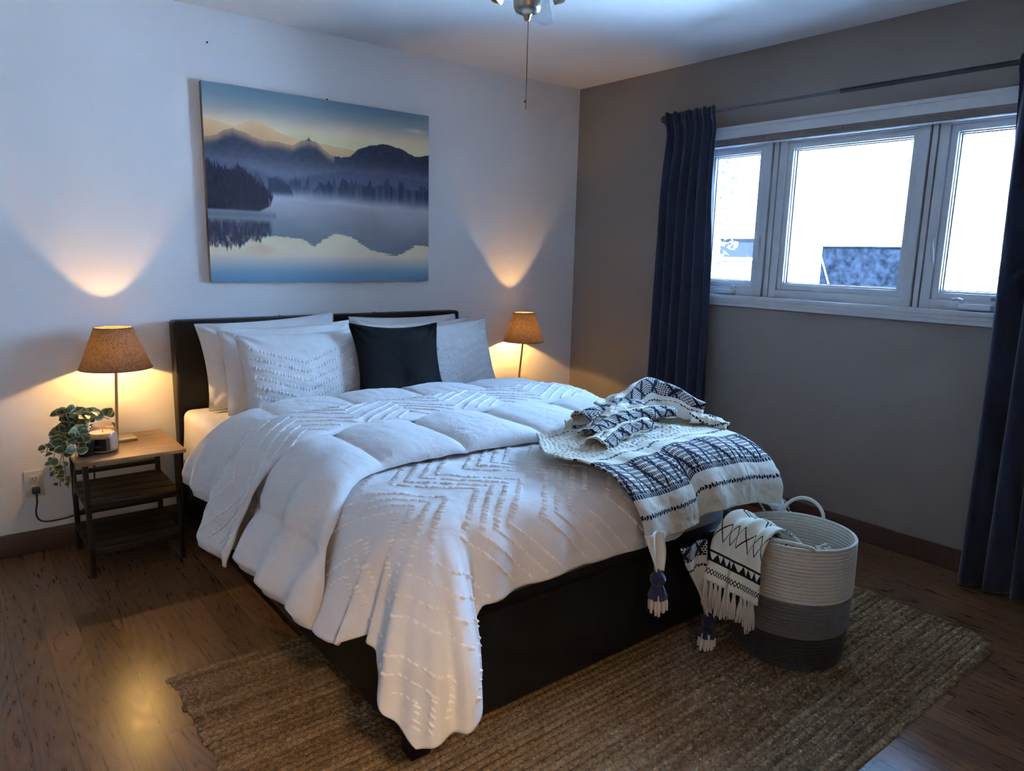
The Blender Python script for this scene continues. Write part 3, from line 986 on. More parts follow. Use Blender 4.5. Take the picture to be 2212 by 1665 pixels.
# ------------------------------------------------------------------ nightstands, lamps
def nightstand(x0, x1, y0, y1, ztop, label, group):
    t = empty('nightstand', label, 'nightstand', group, None, ((x0 + x1) / 2, (y0 + y1) / 2, 0))
    def r(o): return rebase(o, t)
    r(box('tabletop', (x0, y0, ztop - .016), (x1, y1, ztop), MAT['topwood'], bevel=0.002))
    q = 0.020
    xs = (x0 + .022, x1 - .022 - q); ys = (y0 + .022, y1 - .022 - q)
    for x in xs:
        for y in ys:
            r(box('leg', (x, y, 0), (x + q, y + q, ztop - .016), MAT['blackmetal'], bevel=0.002))
    for z in (0.355, 0.165):
        for y in ys[1:]:
            r(box('crossbar', (xs[0] + q, y + .003, z - .010), (xs[1], y + q - .003, z + .010), MAT['blackmetal'], bevel=0.002))
    for x in xs:
        r(box('crossbar', (x + .003, ys[0] + q, .285), (x + q - .003, ys[1], .301), MAT['blackmetal'], bevel=0.002))
    for k in range(4):
        d = (y1 - y0 - .05) / 4
        ya = y0 + .022 + k * d
        r(box('shelf_slat', (xs[0] + .004, ya, .302), (xs[1] + q - .004, ya + d - .012, .316), MAT['slat'], bevel=0.002))
    for k in range(4):
        d = (y1 - y0 - .05) / 4
        ya = y0 + .022 + k * d
        r(box('shelf_slat', (xs[0] + .004, ya, .108), (xs[1] + q - .004, ya + d - .012, .122), MAT['slat'], bevel=0.002))
    for x in xs:
        r(box('crossbar', (x + .003, ys[0] + q, .091), (x + q - .003, ys[1], .107), MAT['blackmetal'], bevel=0.002))
    r(box('shelf_rim', (xs[0] + q, ys[0] + .004, .092), (xs[1], ys[0] + .014, .109), MAT['blackmetal'], bevel=0.002))
    r(box('shelf_rim', (xs[0] + q, ys[0] + .004, .286), (xs[1], ys[0] + .014, .303), MAT['blackmetal'], bevel=0.002))
    return t
nightstand(-3.105, -2.695, -0.468, -0.035, 0.5, 'small nightstand with oak top and black metal legs left of the bed', 'nightstands beside the bed')
nightstand(-0.80, -0.39, -0.468, -0.035, 0.5, 'nightstand on the window side of the bed, hidden behind the comforter', 'nightstands beside the bed')

def table_lamp(x, y, z0, zb, zt, rb, rt, bulbz, strength, label):
    t = empty('table_lamp', label, 'lamp', 'lit table lamps beside the bed', None, (x, y, z0))
    def r(o): return rebase(o, t)
    r(box('base', (x - .055, y - .05, z0), (x + .055, y + .05, z0 + .012), MAT['nickel'], bevel=0.003))
    r(tube('stem', [(x - .012, y + .03, z0 + .010), (x, y + .004, bulbz - .06), (x, y, bulbz - .05)], .0065, MAT['nickel'], None, 14))
    r(lathe('socket', [(0, bulbz - .06), (.014, bulbz - .058), (.016, bulbz - .05), (.016, bulbz - .032), (0, bulbz - .031)], MAT['shade_in'], None, 20, (x, y, 0)))
    bl = r(lathe('bulb', [(0, bulbz - .032), (.011, bulbz - .030), (.014, bulbz - .022), (.022, bulbz - .008), (.0245, bulbz + .004), (.021, bulbz + .018), (.011, bulbz + .027), (0, bulbz + .029)], MAT['glass'], None, 24, (x, y, 0)))
    ld = bpy.data.lights.new('filament', 'POINT')
    ld.energy = strength; ld.color = (1.0, 0.56, 0.17); ld.shadow_soft_size = 0.008
    lo = bpy.data.objects.new('filament', ld); COL.objects.link(lo)
    lo.parent = t; lo.location = (0, 0, bulbz - z0)
    bm = bmesh.new()
    add_lathe(bm, [(rb, zb), (rt, zt), (rt - .0012, zt), (rb - .0012, zb), (rb, zb)], 64, (x, y, 0))
    bmesh.ops.remove_doubles(bm, verts=bm.verts, dist=1e-5)
    r(bm_obj('lamp_shade', bm, MAT['shade'], None, True))
    for rr_, zz in ((rb, zb), (rt, zt)):
        bm = bmesh.new()
        add_tube(bm, [(x + rr_ * math.cos(a), y + rr_ * math.sin(a), zz) for a in np.linspace(0, 2 * math.pi, 64, endpoint=False)], .0022, 6, True)
        r(bm_obj('shade_trim', bm, MAT['shade_edge'], None, True))
    bm = bmesh.new()
    zz = zt - .012
    for a in (0.4, 0.4 + 2.094, 0.4 + 4.189):
        rr_ = rt + (rb - rt) * (.012 / (zt - zb))
        add_tube(bm, [(x, y, zz), (x + rr_ * math.cos(a), y + rr_ * math.sin(a), zz)], .0014, 6)
    for sgn in (-1, 1):
        add_tube(bm, [(x + sgn * .012, y, bulbz - .05), (x + sgn * .031, y, bulbz - .01), (x + sgn * .031, y, bulbz + .03), (x, y, zz)], .0012, 6)
    r(bm_obj('harp', bm, MAT['nickel'], None, True))
    return t
table_lamp(-2.886, -0.155, 0.5, 0.827, 1.004, 0.144, 0.0755, 0.887, BULB_L, 'lit table lamp with tapered linen shade on the nightstand by the plant')
table_lamp(-0.563, -0.155, 0.5, 0.811, 0.993, 0.128, 0.0665, 0.878, BULB_R, 'lit table lamp with tapered linen shade behind the bed near the room corner')

# outlet and lamp cord
ol = empty('wall_outlet', 'ivory double wall outlet with one black plug in it', 'outlet', None, None, (-3.215, 0, 0.315))
def op(o): return rebase(o, ol)
op(box('cover_plate', (-3.251, -0.005, 0.256), (-3.179, 0.0, 0.374), MAT['outlet'], bevel=0.003))
for zc in (0.336, 0.294):
    s_ = op(box('socket', (-3.232, -0.0085, zc - .016), (-3.198, -0.004, zc + .016), MAT['outlet'], bevel=0.005, seg=3))
    for dx in (-.0065, .0065):
        o = rebase(box('slot', (-3.215 + dx - .0012, -0.0092, zc - .002), (-3.215 + dx + .0012, -0.008, zc + .008), MAT['blackplastic'], bevel=0), s_)
    rebase(box('slot', (-3.2172, -0.0092, zc - .010), (-3.2128, -0.008, zc - .006), MAT['blackplastic'], bevel=0), s_)
cord = empty('lamp_cord', 'black cord from the outlet plug to behind the nightstand legs', 'cord', None, None, (-3.212, -0.02, 0.29))
rebase(box('plug', (-3.228, -0.040, 0.276), (-3.198, -0.009, 0.302), MAT['blackplastic'], bevel=0.006, seg=3), cord)
def spline(pts, n=12):
    pts = [Vector(p) for p in pts]; out = []
    ex = [pts[0] * 2 - pts[1]] + pts + [pts[-1] * 2 - pts[-2]]
    for i in range(1, len(ex) - 2):
        for k in range(n):
            t = k / n
            p0, p1, p2, p3 = ex[i - 1], ex[i], ex[i + 1], ex[i + 2]
            out.append(0.5 * ((2 * p1) + (-p0 + p2) * t + (2 * p0 - 5 * p1 + 4 * p2 - p3) * t * t + (-p0 + 3 * p1 - 3 * p2 + p3) * t ** 3))
    out.append(pts[-1])
    return out
rebase(tube('cable', spline([(-3.213, -0.032, 0.28), (-3.215, -0.04, 0.24), (-3.222, -0.035, 0.19), (-3.212, -0.03, 0.155), (-3.18, -0.03, 0.140), (-3.10, -0.028, 0.142), (-3.05, -0.028, 0.16), (-3.0, -0.026, 0.21), (-2.985, -0.024, 0.33), (-2.98, -0.022, 0.45), (-2.965, -0.02, 0.515), (-2.945, -0.05, 0.506), (-2.925, -0.098, 0.506)]), .0036, MAT['blackplastic'], None, 8), cord)

# candle jar
cj = empty('candle_jar', 'glass candle jar with pink wax and black label on the nightstand', 'candle', None, None, (-2.972, -0.285, 0.5))
ccx, ccy, cz = -2.982, -0.318, 0.5005
MAT['wax'] = simple('pink_wax', (0.78, 0.58, 0.47), 0.45, 0, 0.02)
MAT['wax'].node_tree.nodes['Principled BSDF'].inputs['Subsurface Weight'].default_value = 0.0
MAT['jar_glass'] = glass_mat('jar_glass', (0.97, 0.95, 0.93))
rebase(lathe('wax', [(0, cz + .003), (.047, cz + .003), (.053, cz + .010), (.0545, cz + .018), (.0545, cz + .074), (.051, cz + .084), (.030, cz + .083), (0, cz + .081)], MAT['wax'], None, 48, (ccx, ccy, 0)), cj)
rebase(lathe('jar', [(0, cz), (.048, cz), (.055, cz + .007), (.0565, cz + .016), (.0565, cz + .077), (.053, cz + .090), (.047, cz + .097), (.0455, cz + .101), (.0485, cz + .105), (.0485, cz + .114), (.0470, cz + .1155)], MAT['jar_glass'], None, 48, (ccx, ccy, 0)), cj)
rebase(lathe('wick', [(0, cz + .080), (.0014, cz + .081), (.0012, cz + .092), (0, cz + .093)], MAT['blackplastic'], None, 8, (ccx, ccy, 0)), cj)
def label_art(w=256, h=192):
    a = np.full((h, w, 3), 0.045)
    a[:, int(w * .84):] = (.33, .31, .24)
    rn = np.random.default_rng(2)
    for row, (z0, z1) in enumerate(((.40, .46), (.29, .35))):
        x = 0.20
        while x < 0.62:
            wd = rn.uniform(.015, .03)
            a[int(h * z0):int(h * z1), int(w * x):int(w * (x + wd))] = .42
            x += wd + rn.uniform(.008, .014)
    return a
MAT['label'] = image_mat('dark_jar_label', label_art(), 0.6, 0.0)
th0 = math.atan2(-3.68 + .285, -3.48 + 2.972)
tt = np.linspace(th0 - 1.25, th0 + 0.42, 24); zz = np.linspace(cz + .014, cz + .064, 4)
P = np.array([[(ccx + 0.0571 * math.cos(a), ccy + 0.0571 * math.sin(a), z) for z in zz] for a in tt])
uv = np.array([[(i / 23, j / 3) for j in range(4)] for i in range(24)]).reshape(-1, 2)
rebase(mesh_obj('label', P.reshape(-1, 3), grid_faces(24, 4), MAT['label'], None, uv), cj)

# trailing plant
def leaf_mat():
    t = NT('variegated_leaf')
    tc = t.add('ShaderNodeTexCoord')
    sp = t.add('ShaderNodeSeparateXYZ')
    t.l(tc.outputs['UV'], sp.inputs[0])
    v = t.coord()
    n = t.noise(v, 70, 3)
    e = t.math('ADD', sp.outputs['X'], t.math('MULTIPLY', n.outputs['Fac'], 0.35))
    r = t.ramp(e, [(0.30, (0.060, 0.092, 0.034)), (0.82, (0.125, 0.155, 0.065)), (1.05, (0.46, 0.42, 0.22))])
    t.l(r.outputs[0], t.b.inputs['Base Color'])
    t.set(Roughness=0.45)
    return t.m
MAT['leaf'] = leaf_mat()
MAT['stem'] = simple('brown_stem', (0.16, 0.13, 0.07), 0.6)
plant = empty('trailing_plant', 'trailing potted plant with cream-edged leaves spilling over the nightstand edge', 'plant', None, None, (-3.045, -0.355, 0.5))
PX, PY = -3.054, -0.352
rebase(lathe('pot', [(0, .5005), (.026, .5005), (.029, .505), (.034, .555), (.036, .558), (.036, .566), (.032, .566), (.031, .556), (0, .556)], MAT['blackplastic'], None, 32, (PX, PY, 0)), plant)
rn = np.random.default_rng(4)
stems = []
def st(*p): stems.append(spline([(PX, PY, .555)] + list(p), 8))
st((PX - .02, PY, .62), (PX - .05, PY - .02, .64), (PX - .09, PY - .03, .60), (PX - .115, PY - .04, .53), (PX - .12, PY - .05, .45))
st((PX - .01, PY - .03, .60), (PX - .05, PY - .06, .60), (PX - .085, PY - .07, .54), (PX - .085, PY - .07, .46), (PX - .08, PY - .07, .395))
st((PX - .03, PY - .03, .59), (PX - .07, PY - .05, .57), (PX - .10, PY - .05, .49), (PX - .105, PY - .05, .40))
st((PX - .02, PY - .05, .60), (PX - .04, PY - .10, .57), (PX - .06, PY - .135, .50), (PX - .068, PY - .135, .42), (PX - .07, PY - .13, .385))
st((PX, PY + .01, .63), (PX + .02, PY + .02, .66), (PX + .06, PY + .03, .655), (PX + .10, PY + .04, .635))
st((PX - .005, PY, .62), (PX - .01, PY - .01, .68), (PX - .02, PY - .015, .715))
st((PX + .01, PY - .02, .62), (PX + .02, PY - .03, .67), (PX + .035, PY - .03, .69))
st((PX - .02, PY + .01, .62), (PX - .05, PY + .01, .68), (PX - .08, PY + .0, .69))
st((PX - .02, PY + .01, .60), (PX - .07, PY + .01, .62), (PX - .12, PY + .0, .58), (PX - .14, PY - .01, .52))
st((PX - .03, PY + .0, .62), (PX - .055, PY - .03, .635), (PX - .075, PY - .06, .60), (PX - .08, PY - .085, .55))
st((PX - .01, PY - .04, .61), (PX - .03, PY - .07, .615), (PX - .04, PY - .095, .585))
st((PX - .02, PY + .0, .64), (PX - .045, PY - .01, .69), (PX - .06, PY - .02, .70))
bm = bmesh.new()
for s_ in stems:
    add_tube(bm, s_, .0016, 5)
rebase(bm_obj('stems', bm, MAT['stem'], None, True), plant)
LV, LF, LU = [], [], []
def add_leaf(p, d, up, L, W):
    d = d / np.linalg.norm(d); s = np.cross(d, up); s = s / (np.linalg.norm(s) + 1e-9); n = np.cross(s, d)
    nu, nv = 7, 7; k = len(LV)
    for i in range(nu):
        t = i / (nu - 1)
        w = W * (math.sin(math.pi * t ** 0.8) ** 0.62 if 0 < t < 1 else 0.02)
        for j in range(nv):
            q = 2 * j / (nv - 1) - 1
            z = L * (0.16 * q * q * math.sin(math.pi * t) - .22 * t * t)
            LV.append(p + d * (t * L) + s * (q * w) + n * z)
            LU.append((max(abs(q), abs(2 * t - 1) ** 4), t))
    for i in range(nu - 1):
        for j in range(nv - 1):
            a = k + i * nv + j; LF.append((a, a + nv, a + nv + 1, a + 1))
for si, s_ in enumerate(stems):
    m = len(s_)
    for i in range(5, m, 2):
        t = i / m
        size = (0.030 - .017 * max(0, t - .35) / .65 * (1 if si < 4 or si == 8 else .35)) * rn.uniform(.85, 1.2)
        p = np.array(s_[i]); a = rn.uniform(0, 2 * math.pi)
        out = np.array([p[0] - PX, p[1] - PY, 0.0]); out /= np.linalg.norm(out) + 1e-6
        d = np.array([math.cos(a), math.sin(a), rn.uniform(-.5, .4)]) * .8 + out * .7
        if d[1] > .3: d[1] *= .3
        up = np.array([-.15, -.85, .65]) + rn.normal(size=3) * .35
        if (p[2] < .535 and p[0] > -3.125 and p[1] > -.49):
            continue
        q_ = np.array([p[0] - ccx, p[1] - ccy]); rq = np.hypot(*q_)
        if rq < .115 and p[2] < .66:
            d[:2] = .9 * q_ / (rq + 1e-6); d[2] = .5
            if rq < .062: d[2] = 1.3
        add_leaf(p + d * .004, d, up, size * 1.45, size * .72)
rebase(mesh_obj('foliage', LV, LF, MAT['leaf'], None, np.array(LU)), plant)

# ------------------------------------------------------------------ rug
def jute_mat():
    t = NT('braided_jute')
    v = t.coord('Object')
    v2 = t.coord('Object', (1.2, 34.0, 1))
    row = t.noise(v2, 1.0, 2)
    n = t.noise(v, 55, 3, 0.65)
    f = t.noise(v, 320, 3, 0.6)
    g = t.math('ADD', t.math('MULTIPLY', row.outputs['Fac'], 0.44), t.math('ADD', t.math('MULTIPLY', n.outputs['Fac'], 0.26), t.math('MULTIPLY', f.outputs['Fac'], 0.32)))
    vo = t.add('ShaderNodeTexVoronoi'); vo.inputs['Scale'].default_value = 130; t.l(v, vo.inputs['Vector'])
    sv = t.add('ShaderNodeSeparateColor'); t.l(vo.outputs['Color'], sv.inputs[0])
    g = t.math('ADD', g, t.math('MULTIPLY', t.math('SUBTRACT', sv.outputs[0], 0.5), 0.15))
    r = t.ramp(g, [(0.30, (0.085, 0.053, 0.029)), (0.50, (0.245, 0.165, 0.092)), (0.70, (0.43, 0.32, 0.195))])
    t.l(r.outputs[0], t.b.inputs['Base Color'])
    t.set(Roughness=0.9)
    t.b.inputs['Specular IOR Level'].default_value = 0.15
    b1 = t.bump(f.outputs['Fac'], 0.9, 0.003)
    t.bump(vo.outputs['Distance'], 0.8, 0.004, b1)
    return t.m
MAT['jute'] = jute_mat()
RX0, RX1, RY0, RY1 = -3.01, -0.535, -2.93, -1.385
nrow = 62
pitch = (RY1 - RY0) / nrow
V, F = [], []
npx = 330
prof = [(-.5, .0005), (-.46, .005), (-.25, .0095), (0, .011), (.25, .0095), (.46, .005), (.5, .0005)]
for k in range(nrow):
    yc = RY0 + (k + .5) * pitch
    # rounded right-hand corners, slightly wavy ends
    d0 = min(yc - RY0, RY1 - yc)
    inset = 0.13 * max(0, 1 - d0 / .13) ** 2.2
    xa = RX0 + 0.006 * math.sin(k * 0.9) + 0.004 * math.sin(k * 2.3) + (0.02 * max(0, 1 - (RY1 - yc) / .05) ** 2 * -1)
    xb = RX1 - inset + 0.004 * math.sin(k * 1.7)
    xs = np.linspace(xa, xb, npx)
    ph = 2 * math.pi * xs / 0.021 + (k % 2) * math.pi + 0.6 * math.sin(k)
    wob = 0.002 * np.sin(xs * 9 + k * .35) + .0015 * np.sin(xs * 23 + k)
    base = len(V)
    for i in range(npx):
        b = 0.5 + 0.5 * math.sin(ph[i]); sk = 0.0018 * math.cos(ph[i])
        endt = min(1, min(i, npx - 1 - i) / 2 + .25)
        for (q, h) in prof:
            V.append((xs[i], yc + q * pitch * (1.0) + wob[i] + sk * (1 - abs(q) * 2) * 2, 0.0005 + h * (0.62 + 0.5 * b) * endt + .0015 * math.sin(xs[i] * 5 + k * .2) * (h > .001)))
    F.append(grid_faces(npx, len(prof), base))
F = np.concatenate(F)
rug = mesh_obj('jute_rug', V, F, MAT['jute'])
ty = np.linspace(-2.90, -1.42, 60)
o = tube('loose_edge_thread', [(RX1 + .006 + .004 * math.sin(y * 11) + (.035 * max(0, (-2.84 - y) / .06)), y, .010 + .003 * math.sin(y * 23)) for y in ty], .0014, MAT['jute'], rug, 6)
tag(rug, 'large braided brown jute rug on the wood floor under the bed foot', 'rug')

# ------------------------------------------------------------------ bed
BX0, BX1 = -2.63, -1.03
bed = empty('bed', 'black leather upholstered bed frame with low headboard', 'bed', None, None, (-1.83, -1.15, 0))
def bp(o): return rebase(o, bed)
bm = bmesh.new()
add_box(bm, (BX0, -0.115, 0.06), (BX1, -0.018, 1.018), 0.022, 4)
for xx in (-2.10, -1.56):
    add_tube(bm, [(xx, -0.1155, 0.5), (xx, -0.1158, 0.99), (xx, -0.10, 1.0165), (xx, -0.03, 1.0185)], .0028, 6)
bp(bm_obj('headboard', bm, MAT['leather'], None, True))
bm = bmesh.new(); add_box(bm, (-2.605, -2.20, 0.055), (-1.055, -2.125, 0.37), 0.02, 4)
bp(bm_obj('foot_rail', bm, MAT['leather'], None, True))
for xa, xb in ((-2.605, -2.562), (-1.098, -1.055)):
    bm = bmesh.new(); add_box(bm, (xa, -2.135, 0.055), (xb, -0.10, 0.37), 0.02, 4)
    bp(bm_obj('side_rail', bm, MAT['leather'], None, True))
for x in (-2.60, -1.12):
    for y in (-2.195, -0.16):
        bp(box('leg', (x, y, 0.0150 if y < -1 else 0), (x + .06, y + .06, 0.07), MAT['leather'], bevel=0.006))
bp(box('slat_platform', (-2.558, -2.12, 0.24), (-1.102, -0.12, 0.275), MAT['slat'], bevel=0.004))
mat_ = empty('mattress', 'white mattress with fitted sheet on the black bed frame', 'mattress', None, None, (-1.83, -1.15, 0.28))
bm = bmesh.new(); add_box(bm, (-2.550, -2.112, 0.278), (-1.110, -0.128, 0.585), 0.06, 6)
rebase(bm_obj('mattress_body', bm, MAT['cotton'], None, True), mat_)

XC = -1.83
def base_surface(a, b, hw=0.60, be=2.055, z0=0.655, th_side=66., th_foot=84., r_side=0.34, bulge=0.12):
    """a: metres across from the bed centre, b: metres along from the wall; draped over mattress edges."""
    a = np.asarray(a, float); b = np.asarray(b, float)
    a, b = np.broadcast_arrays(a, b)
    sg = np.where(a < 0, -1.0, 1.0)
    du = np.maximum(0, np.abs(a) - hw); dv = np.maximum(0, b - be)
    rho = np.sqrt(du * du + dv * dv) + 1e-9
    nx, ny = du / rho, dv / rho
    rho = np.where((du > 0) & (dv > 0) & (rho > .45), .45 + .16 * np.tanh((rho - .45) / .16), rho)
    phi = np.arctan2(dv, du + 1e-9)                       # 0 side .. pi/2 foot
    wf = np.where(dv > 0, np.sin(phi) ** 2, 0)
    thm = np.radians(th_side * (1 - wf) + th_foot * wf)
    r0 = r_side * (1 - wf) + 0.27 * wf
    # integrate the profile numerically
    n = 48
    h = np.zeros_like(rho); dz = np.zeros_like(rho)
    for i in range(n):
        s = rho * (i + .5) / n
        t = thm * smooth(s / r0)
        h += np.cos(t); dz += np.sin(t)
    h *= rho / n; dz *= rho / n
    # corner bulge
    B = np.exp(-((np.degrees(phi) - 55) / 24.) ** 2) * (dv > 0) * (du > 0)
    Bs = smooth((rho - .05) / .38)
    h = h + bulge * B * Bs
    x = XC + sg * (np.minimum(np.abs(a), hw) + nx * h)
    y = -(np.minimum(b, be) + ny * h)
    z = z0 - dz
    P = np.stack([x, y, z], -1)
    return P, rho, phi, du, dv, sg

def surf_normals(fun, a, b, e=0.004):
    p = fun(a, b); pa = fun(a + e, b); pb = fun(a, b + e)
    N = np.cross(pb - p, pa - p)
    N = N / (np.linalg.norm(N, axis=-1, keepdims=True) + 1e-12)
    return p, N

def tufts(fun, lines, flip=False, L=0.015, W=0.0042, Hh=0.0042, direction=(0, 1), spacing=0.0105, jitter=0.15, rng=RNG):
    """small stitched yarn dashes along zigzag lines given in cloth coordinates"""
    A, B = [], []
    for ln in lines:
        ln = np.asarray(ln, float)
        seg = np.hypot(*np.diff(ln, axis=0).T)
        s = np.concatenate([[0], np.cumsum(seg)])
        q = np.arange(0, s[-1], spacing) + rng.uniform(0, spacing)
        q = q + rng.normal(size=len(q)) * spacing * jitter
        A.append(np.interp(q, s, ln[:, 0])); B.append(np.interp(q, s, ln[:, 1]))
    A = np.concatenate(A); B = np.concatenate(B)
    p, N = surf_normals(fun, A, B)
    if flip: N = -N
    e = 0.004
    d = np.array(direction, float); d /= np.hypot(*d)
    T = fun(A + d[0] * e, B + d[1] * e) - p
    T /= np.linalg.norm(T, axis=-1, keepdims=True) + 1e-12
    Sd = np.cross(N, T)
    l = L * rng.uniform(.75, 1.2, len(A))[:, None]
    w = W * rng.uniform(.8, 1.2, len(A))[:, None]
    hh = Hh * rng.uniform(.7, 1.2, len(A))[:, None]
    vs = [p - T * l / 2 - N * .001, p - T * l / 4 - Sd * w - N * .001, p + T * l / 4 - Sd * w - N * .001, p + T * l / 2 - N * .001,
          p + T * l / 4 + Sd * w - N * .001, p - T * l / 4 + Sd * w - N * .001, p - T * l / 4 + N * hh, p + T * l / 4 + N * hh]
    V = np.stack(vs, 1).reshape(-1, 3)
    tri = np.array([(0, 1, 6, 6), (1, 2, 7, 6), (2, 3, 7, 7), (3, 4, 7, 7), (4, 5, 6, 7), (5, 0, 6, 6)])
    base = (np.arange(len(A)) * 8)[:, None, None]
    F = (tri[None] + base).reshape(-1, 4)
    Fl = []
    for f in F:
        g = []
        for i in f:
            if not g or g[-1] != i: g.append(int(i))
        Fl.append(tuple(g))
    return V, Fl

def zigzag_lines(a0, a1, b0, b1, half=0.2, amp=0.2, gap=0.052, group=4, skip=0.06, ph=0.0):
    lines = []
    b = b0 - amp; k = 0
    while b < b1 + amp:
        xs = np.arange(a0, a1 + .01, 0.01)
        t = (xs + ph) / half
        tri = np.abs((t % 2) - 1)
        ys = b + amp * tri
        cur = []
        for x, y in zip(xs, ys):
            if b0 <= y <= b1: cur.append((x, y))
            else:
                if len(cur) > 2: lines.append(cur)
                cur = []
        if len(cur) > 2: lines.append(cur)
        k += 1
        b += gap + (skip if k % group == 0 else 0)
    return lines

# ---- tufted cover at the foot, with the hanging corner
FOOT_HANG = 0.335
def cover_fun(a, b):
    P, rho, phi, du, dv, sg = base_surface(a, b)
    x, y, z = P[..., 0], P[..., 1], P[..., 2]
    ph = np.degrees(phi)
    # soft puffing of the top
    flat = 1 - smooth(rho / .15)
    z = z + flat * (0.010 * fbm(a * 3.2 + 3, b * 3.2, 3) + 0.004 * fbm(a * 9, b * 9, 2))
    # folds: radial at the corner, gentle vertical at foot and side
    hang = smooth((rho - .10) / .30)
    out_x = sg * du / rho; out_y = -dv / rho
    foot = (dv > 0) & (du <= 0)
    s_f = np.where(dv > 0, np.where(du > 0, 0, a), 0)
    corner_w = ((dv > 0) & (du > 0))
    f1 = 0.024 * np.sin(np.radians(ph) * 11 + 0.6) + 0.013 * np.sin(np.radians(ph) * 23) + .006 * np.sin(np.radians(ph) * 41 + 1)
    disp = np.where(corner_w, f1 * hang, 0)
    fa = 0.010 * np.sin(a * 34 + 0.8 * np.sin(a * 9)) * np.exp(-((np.abs(a) - .45) / .35) ** 2) + 0.008 * fbm(a * 9, b * 1.5 + 4, 3)
    disp = disp + np.where(foot, fa * smooth(dv / .2), 0)
    fs = 0.012 * np.sin(b * 26 + 1.0) + 0.010 * fbm(b * 8, a * 2 + 3, 3)
    disp = disp + np.where((du > 0) & (dv <= 0), fs * hang, 0)
    # left corner cone pushed outwards, pulled in sharply on the foot side
    lc = corner_w & (sg < 0)
    disp = disp + np.where(lc, 0.05 * hang * np.exp(-((ph - 62) / 16) ** 2) - 0.05 * hang * np.exp(-((ph - 8) / 9) ** 2), 0)
    x = x + out_x * disp; y = y + out_y * disp
    fy = np.where(lc, -0.06 * smooth((rho - .12) / .35) * np.exp(-((ph - 60) / 20) ** 2), 0)
    y = y + fy
    z = z + 0.004 * fbm(a * 14 + 2, b * 14, 3)
    return np.stack([x, y, z], -1)

def cover_boundary_b(a):
    """hem of the cover along the foot"""
    return 2.055 + FOOT_HANG + 0.008 * np.sin(a * 7) - 0.045 * smooth((a - .22) / .2) + 0.125 * smooth((-.57 - a) / .07)

comf = empty('comforter', 'white tufted chevron comforter folded back over the bed, corner trailing to the floor', 'comforter', None, None, (-1.83, -1.4, 0.66))
SIDE_L, SIDE_R = 0.50, 0.42
na, nb_ = 260, 150
aa = np.linspace(-(0.60 + SIDE_L), 0.60 + SIDE_R, na)[:, None] + np.zeros((1, nb_))
tb = np.linspace(0, 1, nb_)[None, :]
bb = 1.20 + (cover_boundary_b(aa) - 1.20) * tb
# soften the square cloth corner
aa = np.where(aa > .6, .6 + (aa - .6) * (1 - 0.45 * smooth((bb - 1.75) / .3)), aa)
aa = np.where(aa < -.6, -.6 + (aa + .6) * (1 - 0.16 * smooth((bb - 2.02) / .2)), aa)
P = cover_fun(aa, bb)
V, F = thick_sheet(P[:, ::-1], 0.012)
lines = zigzag_lines(1.22, 2.055 + FOOT_HANG + .08, -(0.60 + SIDE_L * .8) + .02, 0.60 + SIDE_R - .02, half=0.20, amp=0.19, gap=.056, skip=.055)
lines = [[(q, p) for p, q in ln if p < cover_boundary_b(q) - .015] for ln in lines]
lines = [ln for ln in lines if len(ln) > 2]
TV, TF = tufts(cover_fun, lines, direction=(0.75, 1), L=.025, W=.0050, Hh=.0052, spacing=.0180)
nF = [tuple(f) for f in F.tolist()] + [tuple(i + len(V) for i in f) for f in TF]
allV = np.concatenate([V, TV])
o = mesh_obj('tufted_cover', allV, nF, MAT['tuft'])
o.data.materials.append(MAT['tuft_yarn'])
for _p in o.data.polygons[len(F):]:
    _p.material_index = 1
rebase(o, comf)

BANDS = []
# ---- folded-back bands lying over the cover
def band(name, b0f, b1f, lift, thick, hangL, hangR, mat, puff=None, tuft=None, na=240, nw=44, hem_slant=0.0, lab=None, wr=0.004, seed=0, side_drop=0.0):
    a = np.linspace(-(0.60 + hangL), 0.60 + hangR, na)[:, None]
    w = np.linspace(0, 1, nw)[None, :]
    def fun(a, w):
        a = np.asarray(a, float); w = np.asarray(w, float)
        a, w = np.broadcast_arrays(a, w)
        b = b0f(a) + (b1f(a) - b0f(a)) * w
        e = 0.004
        p0 = base_surface(a, b, be=2.5)[0]; p1 = base_surface(a + e, b, be=2.5)[0]; p2 = base_surface(a, b + e, be=2.5)[0]
        N = np.cross(p2 - p0, p1 - p0); N /= np.linalg.norm(N, axis=-1, keepdims=True) + 1e-12
        N = np.where(N[..., 2:3] < 0, -N, N)
        end = smooth((0.60 + hangL + a) / .03) * smooth((0.60 + hangR - a) / .03)
        rnd = (1 - np.abs(2 * w - 1) ** 5) ** 0.42
        t = thick * rnd * (0.35 + .65 * end)
        if puff is not None:
            t = t * puff(a, b, w)
        du = np.maximum(0, np.abs(a) - .6)
        fold = smooth((du - .06) / .25) * (0.019 * np.sin(b * 30 + seed) + 0.012 * fbm(b * 9 + seed, a * 2, 3))
        t = t + lift(w) + wr * fbm(a * 11 + seed, b * 11, 3) + fold + 0.0025 * fbm(a * 26 + seed, b * 7, 2)
        return p0 + N * t[..., None]
    P = fun(a, w)
    V, F = thick_sheet(P[:, ::-1], 0.010)
    nF = [tuple(f) for f in F.tolist()]
    if tuft is not None:
        TV, TF = tufts(fun, tuft, direction=(0.7, .8), L=.020, W=.0048, Hh=.005, spacing=.017)
        nF += [tuple(i + len(V) for i in f) for f in TF]
        V = np.concatenate([V, TV])
    o = mesh_obj(name, V, nF, mat)
    if tuft is not None:
        o.data.materials.append(MAT['tuft_yarn'])
        for _p in o.data.polygons[len(F):]:
            _p.material_index = 1
    BANDS.append(P)
    rebase(o, comf)
    if lab: o['label'] = lab
    return o

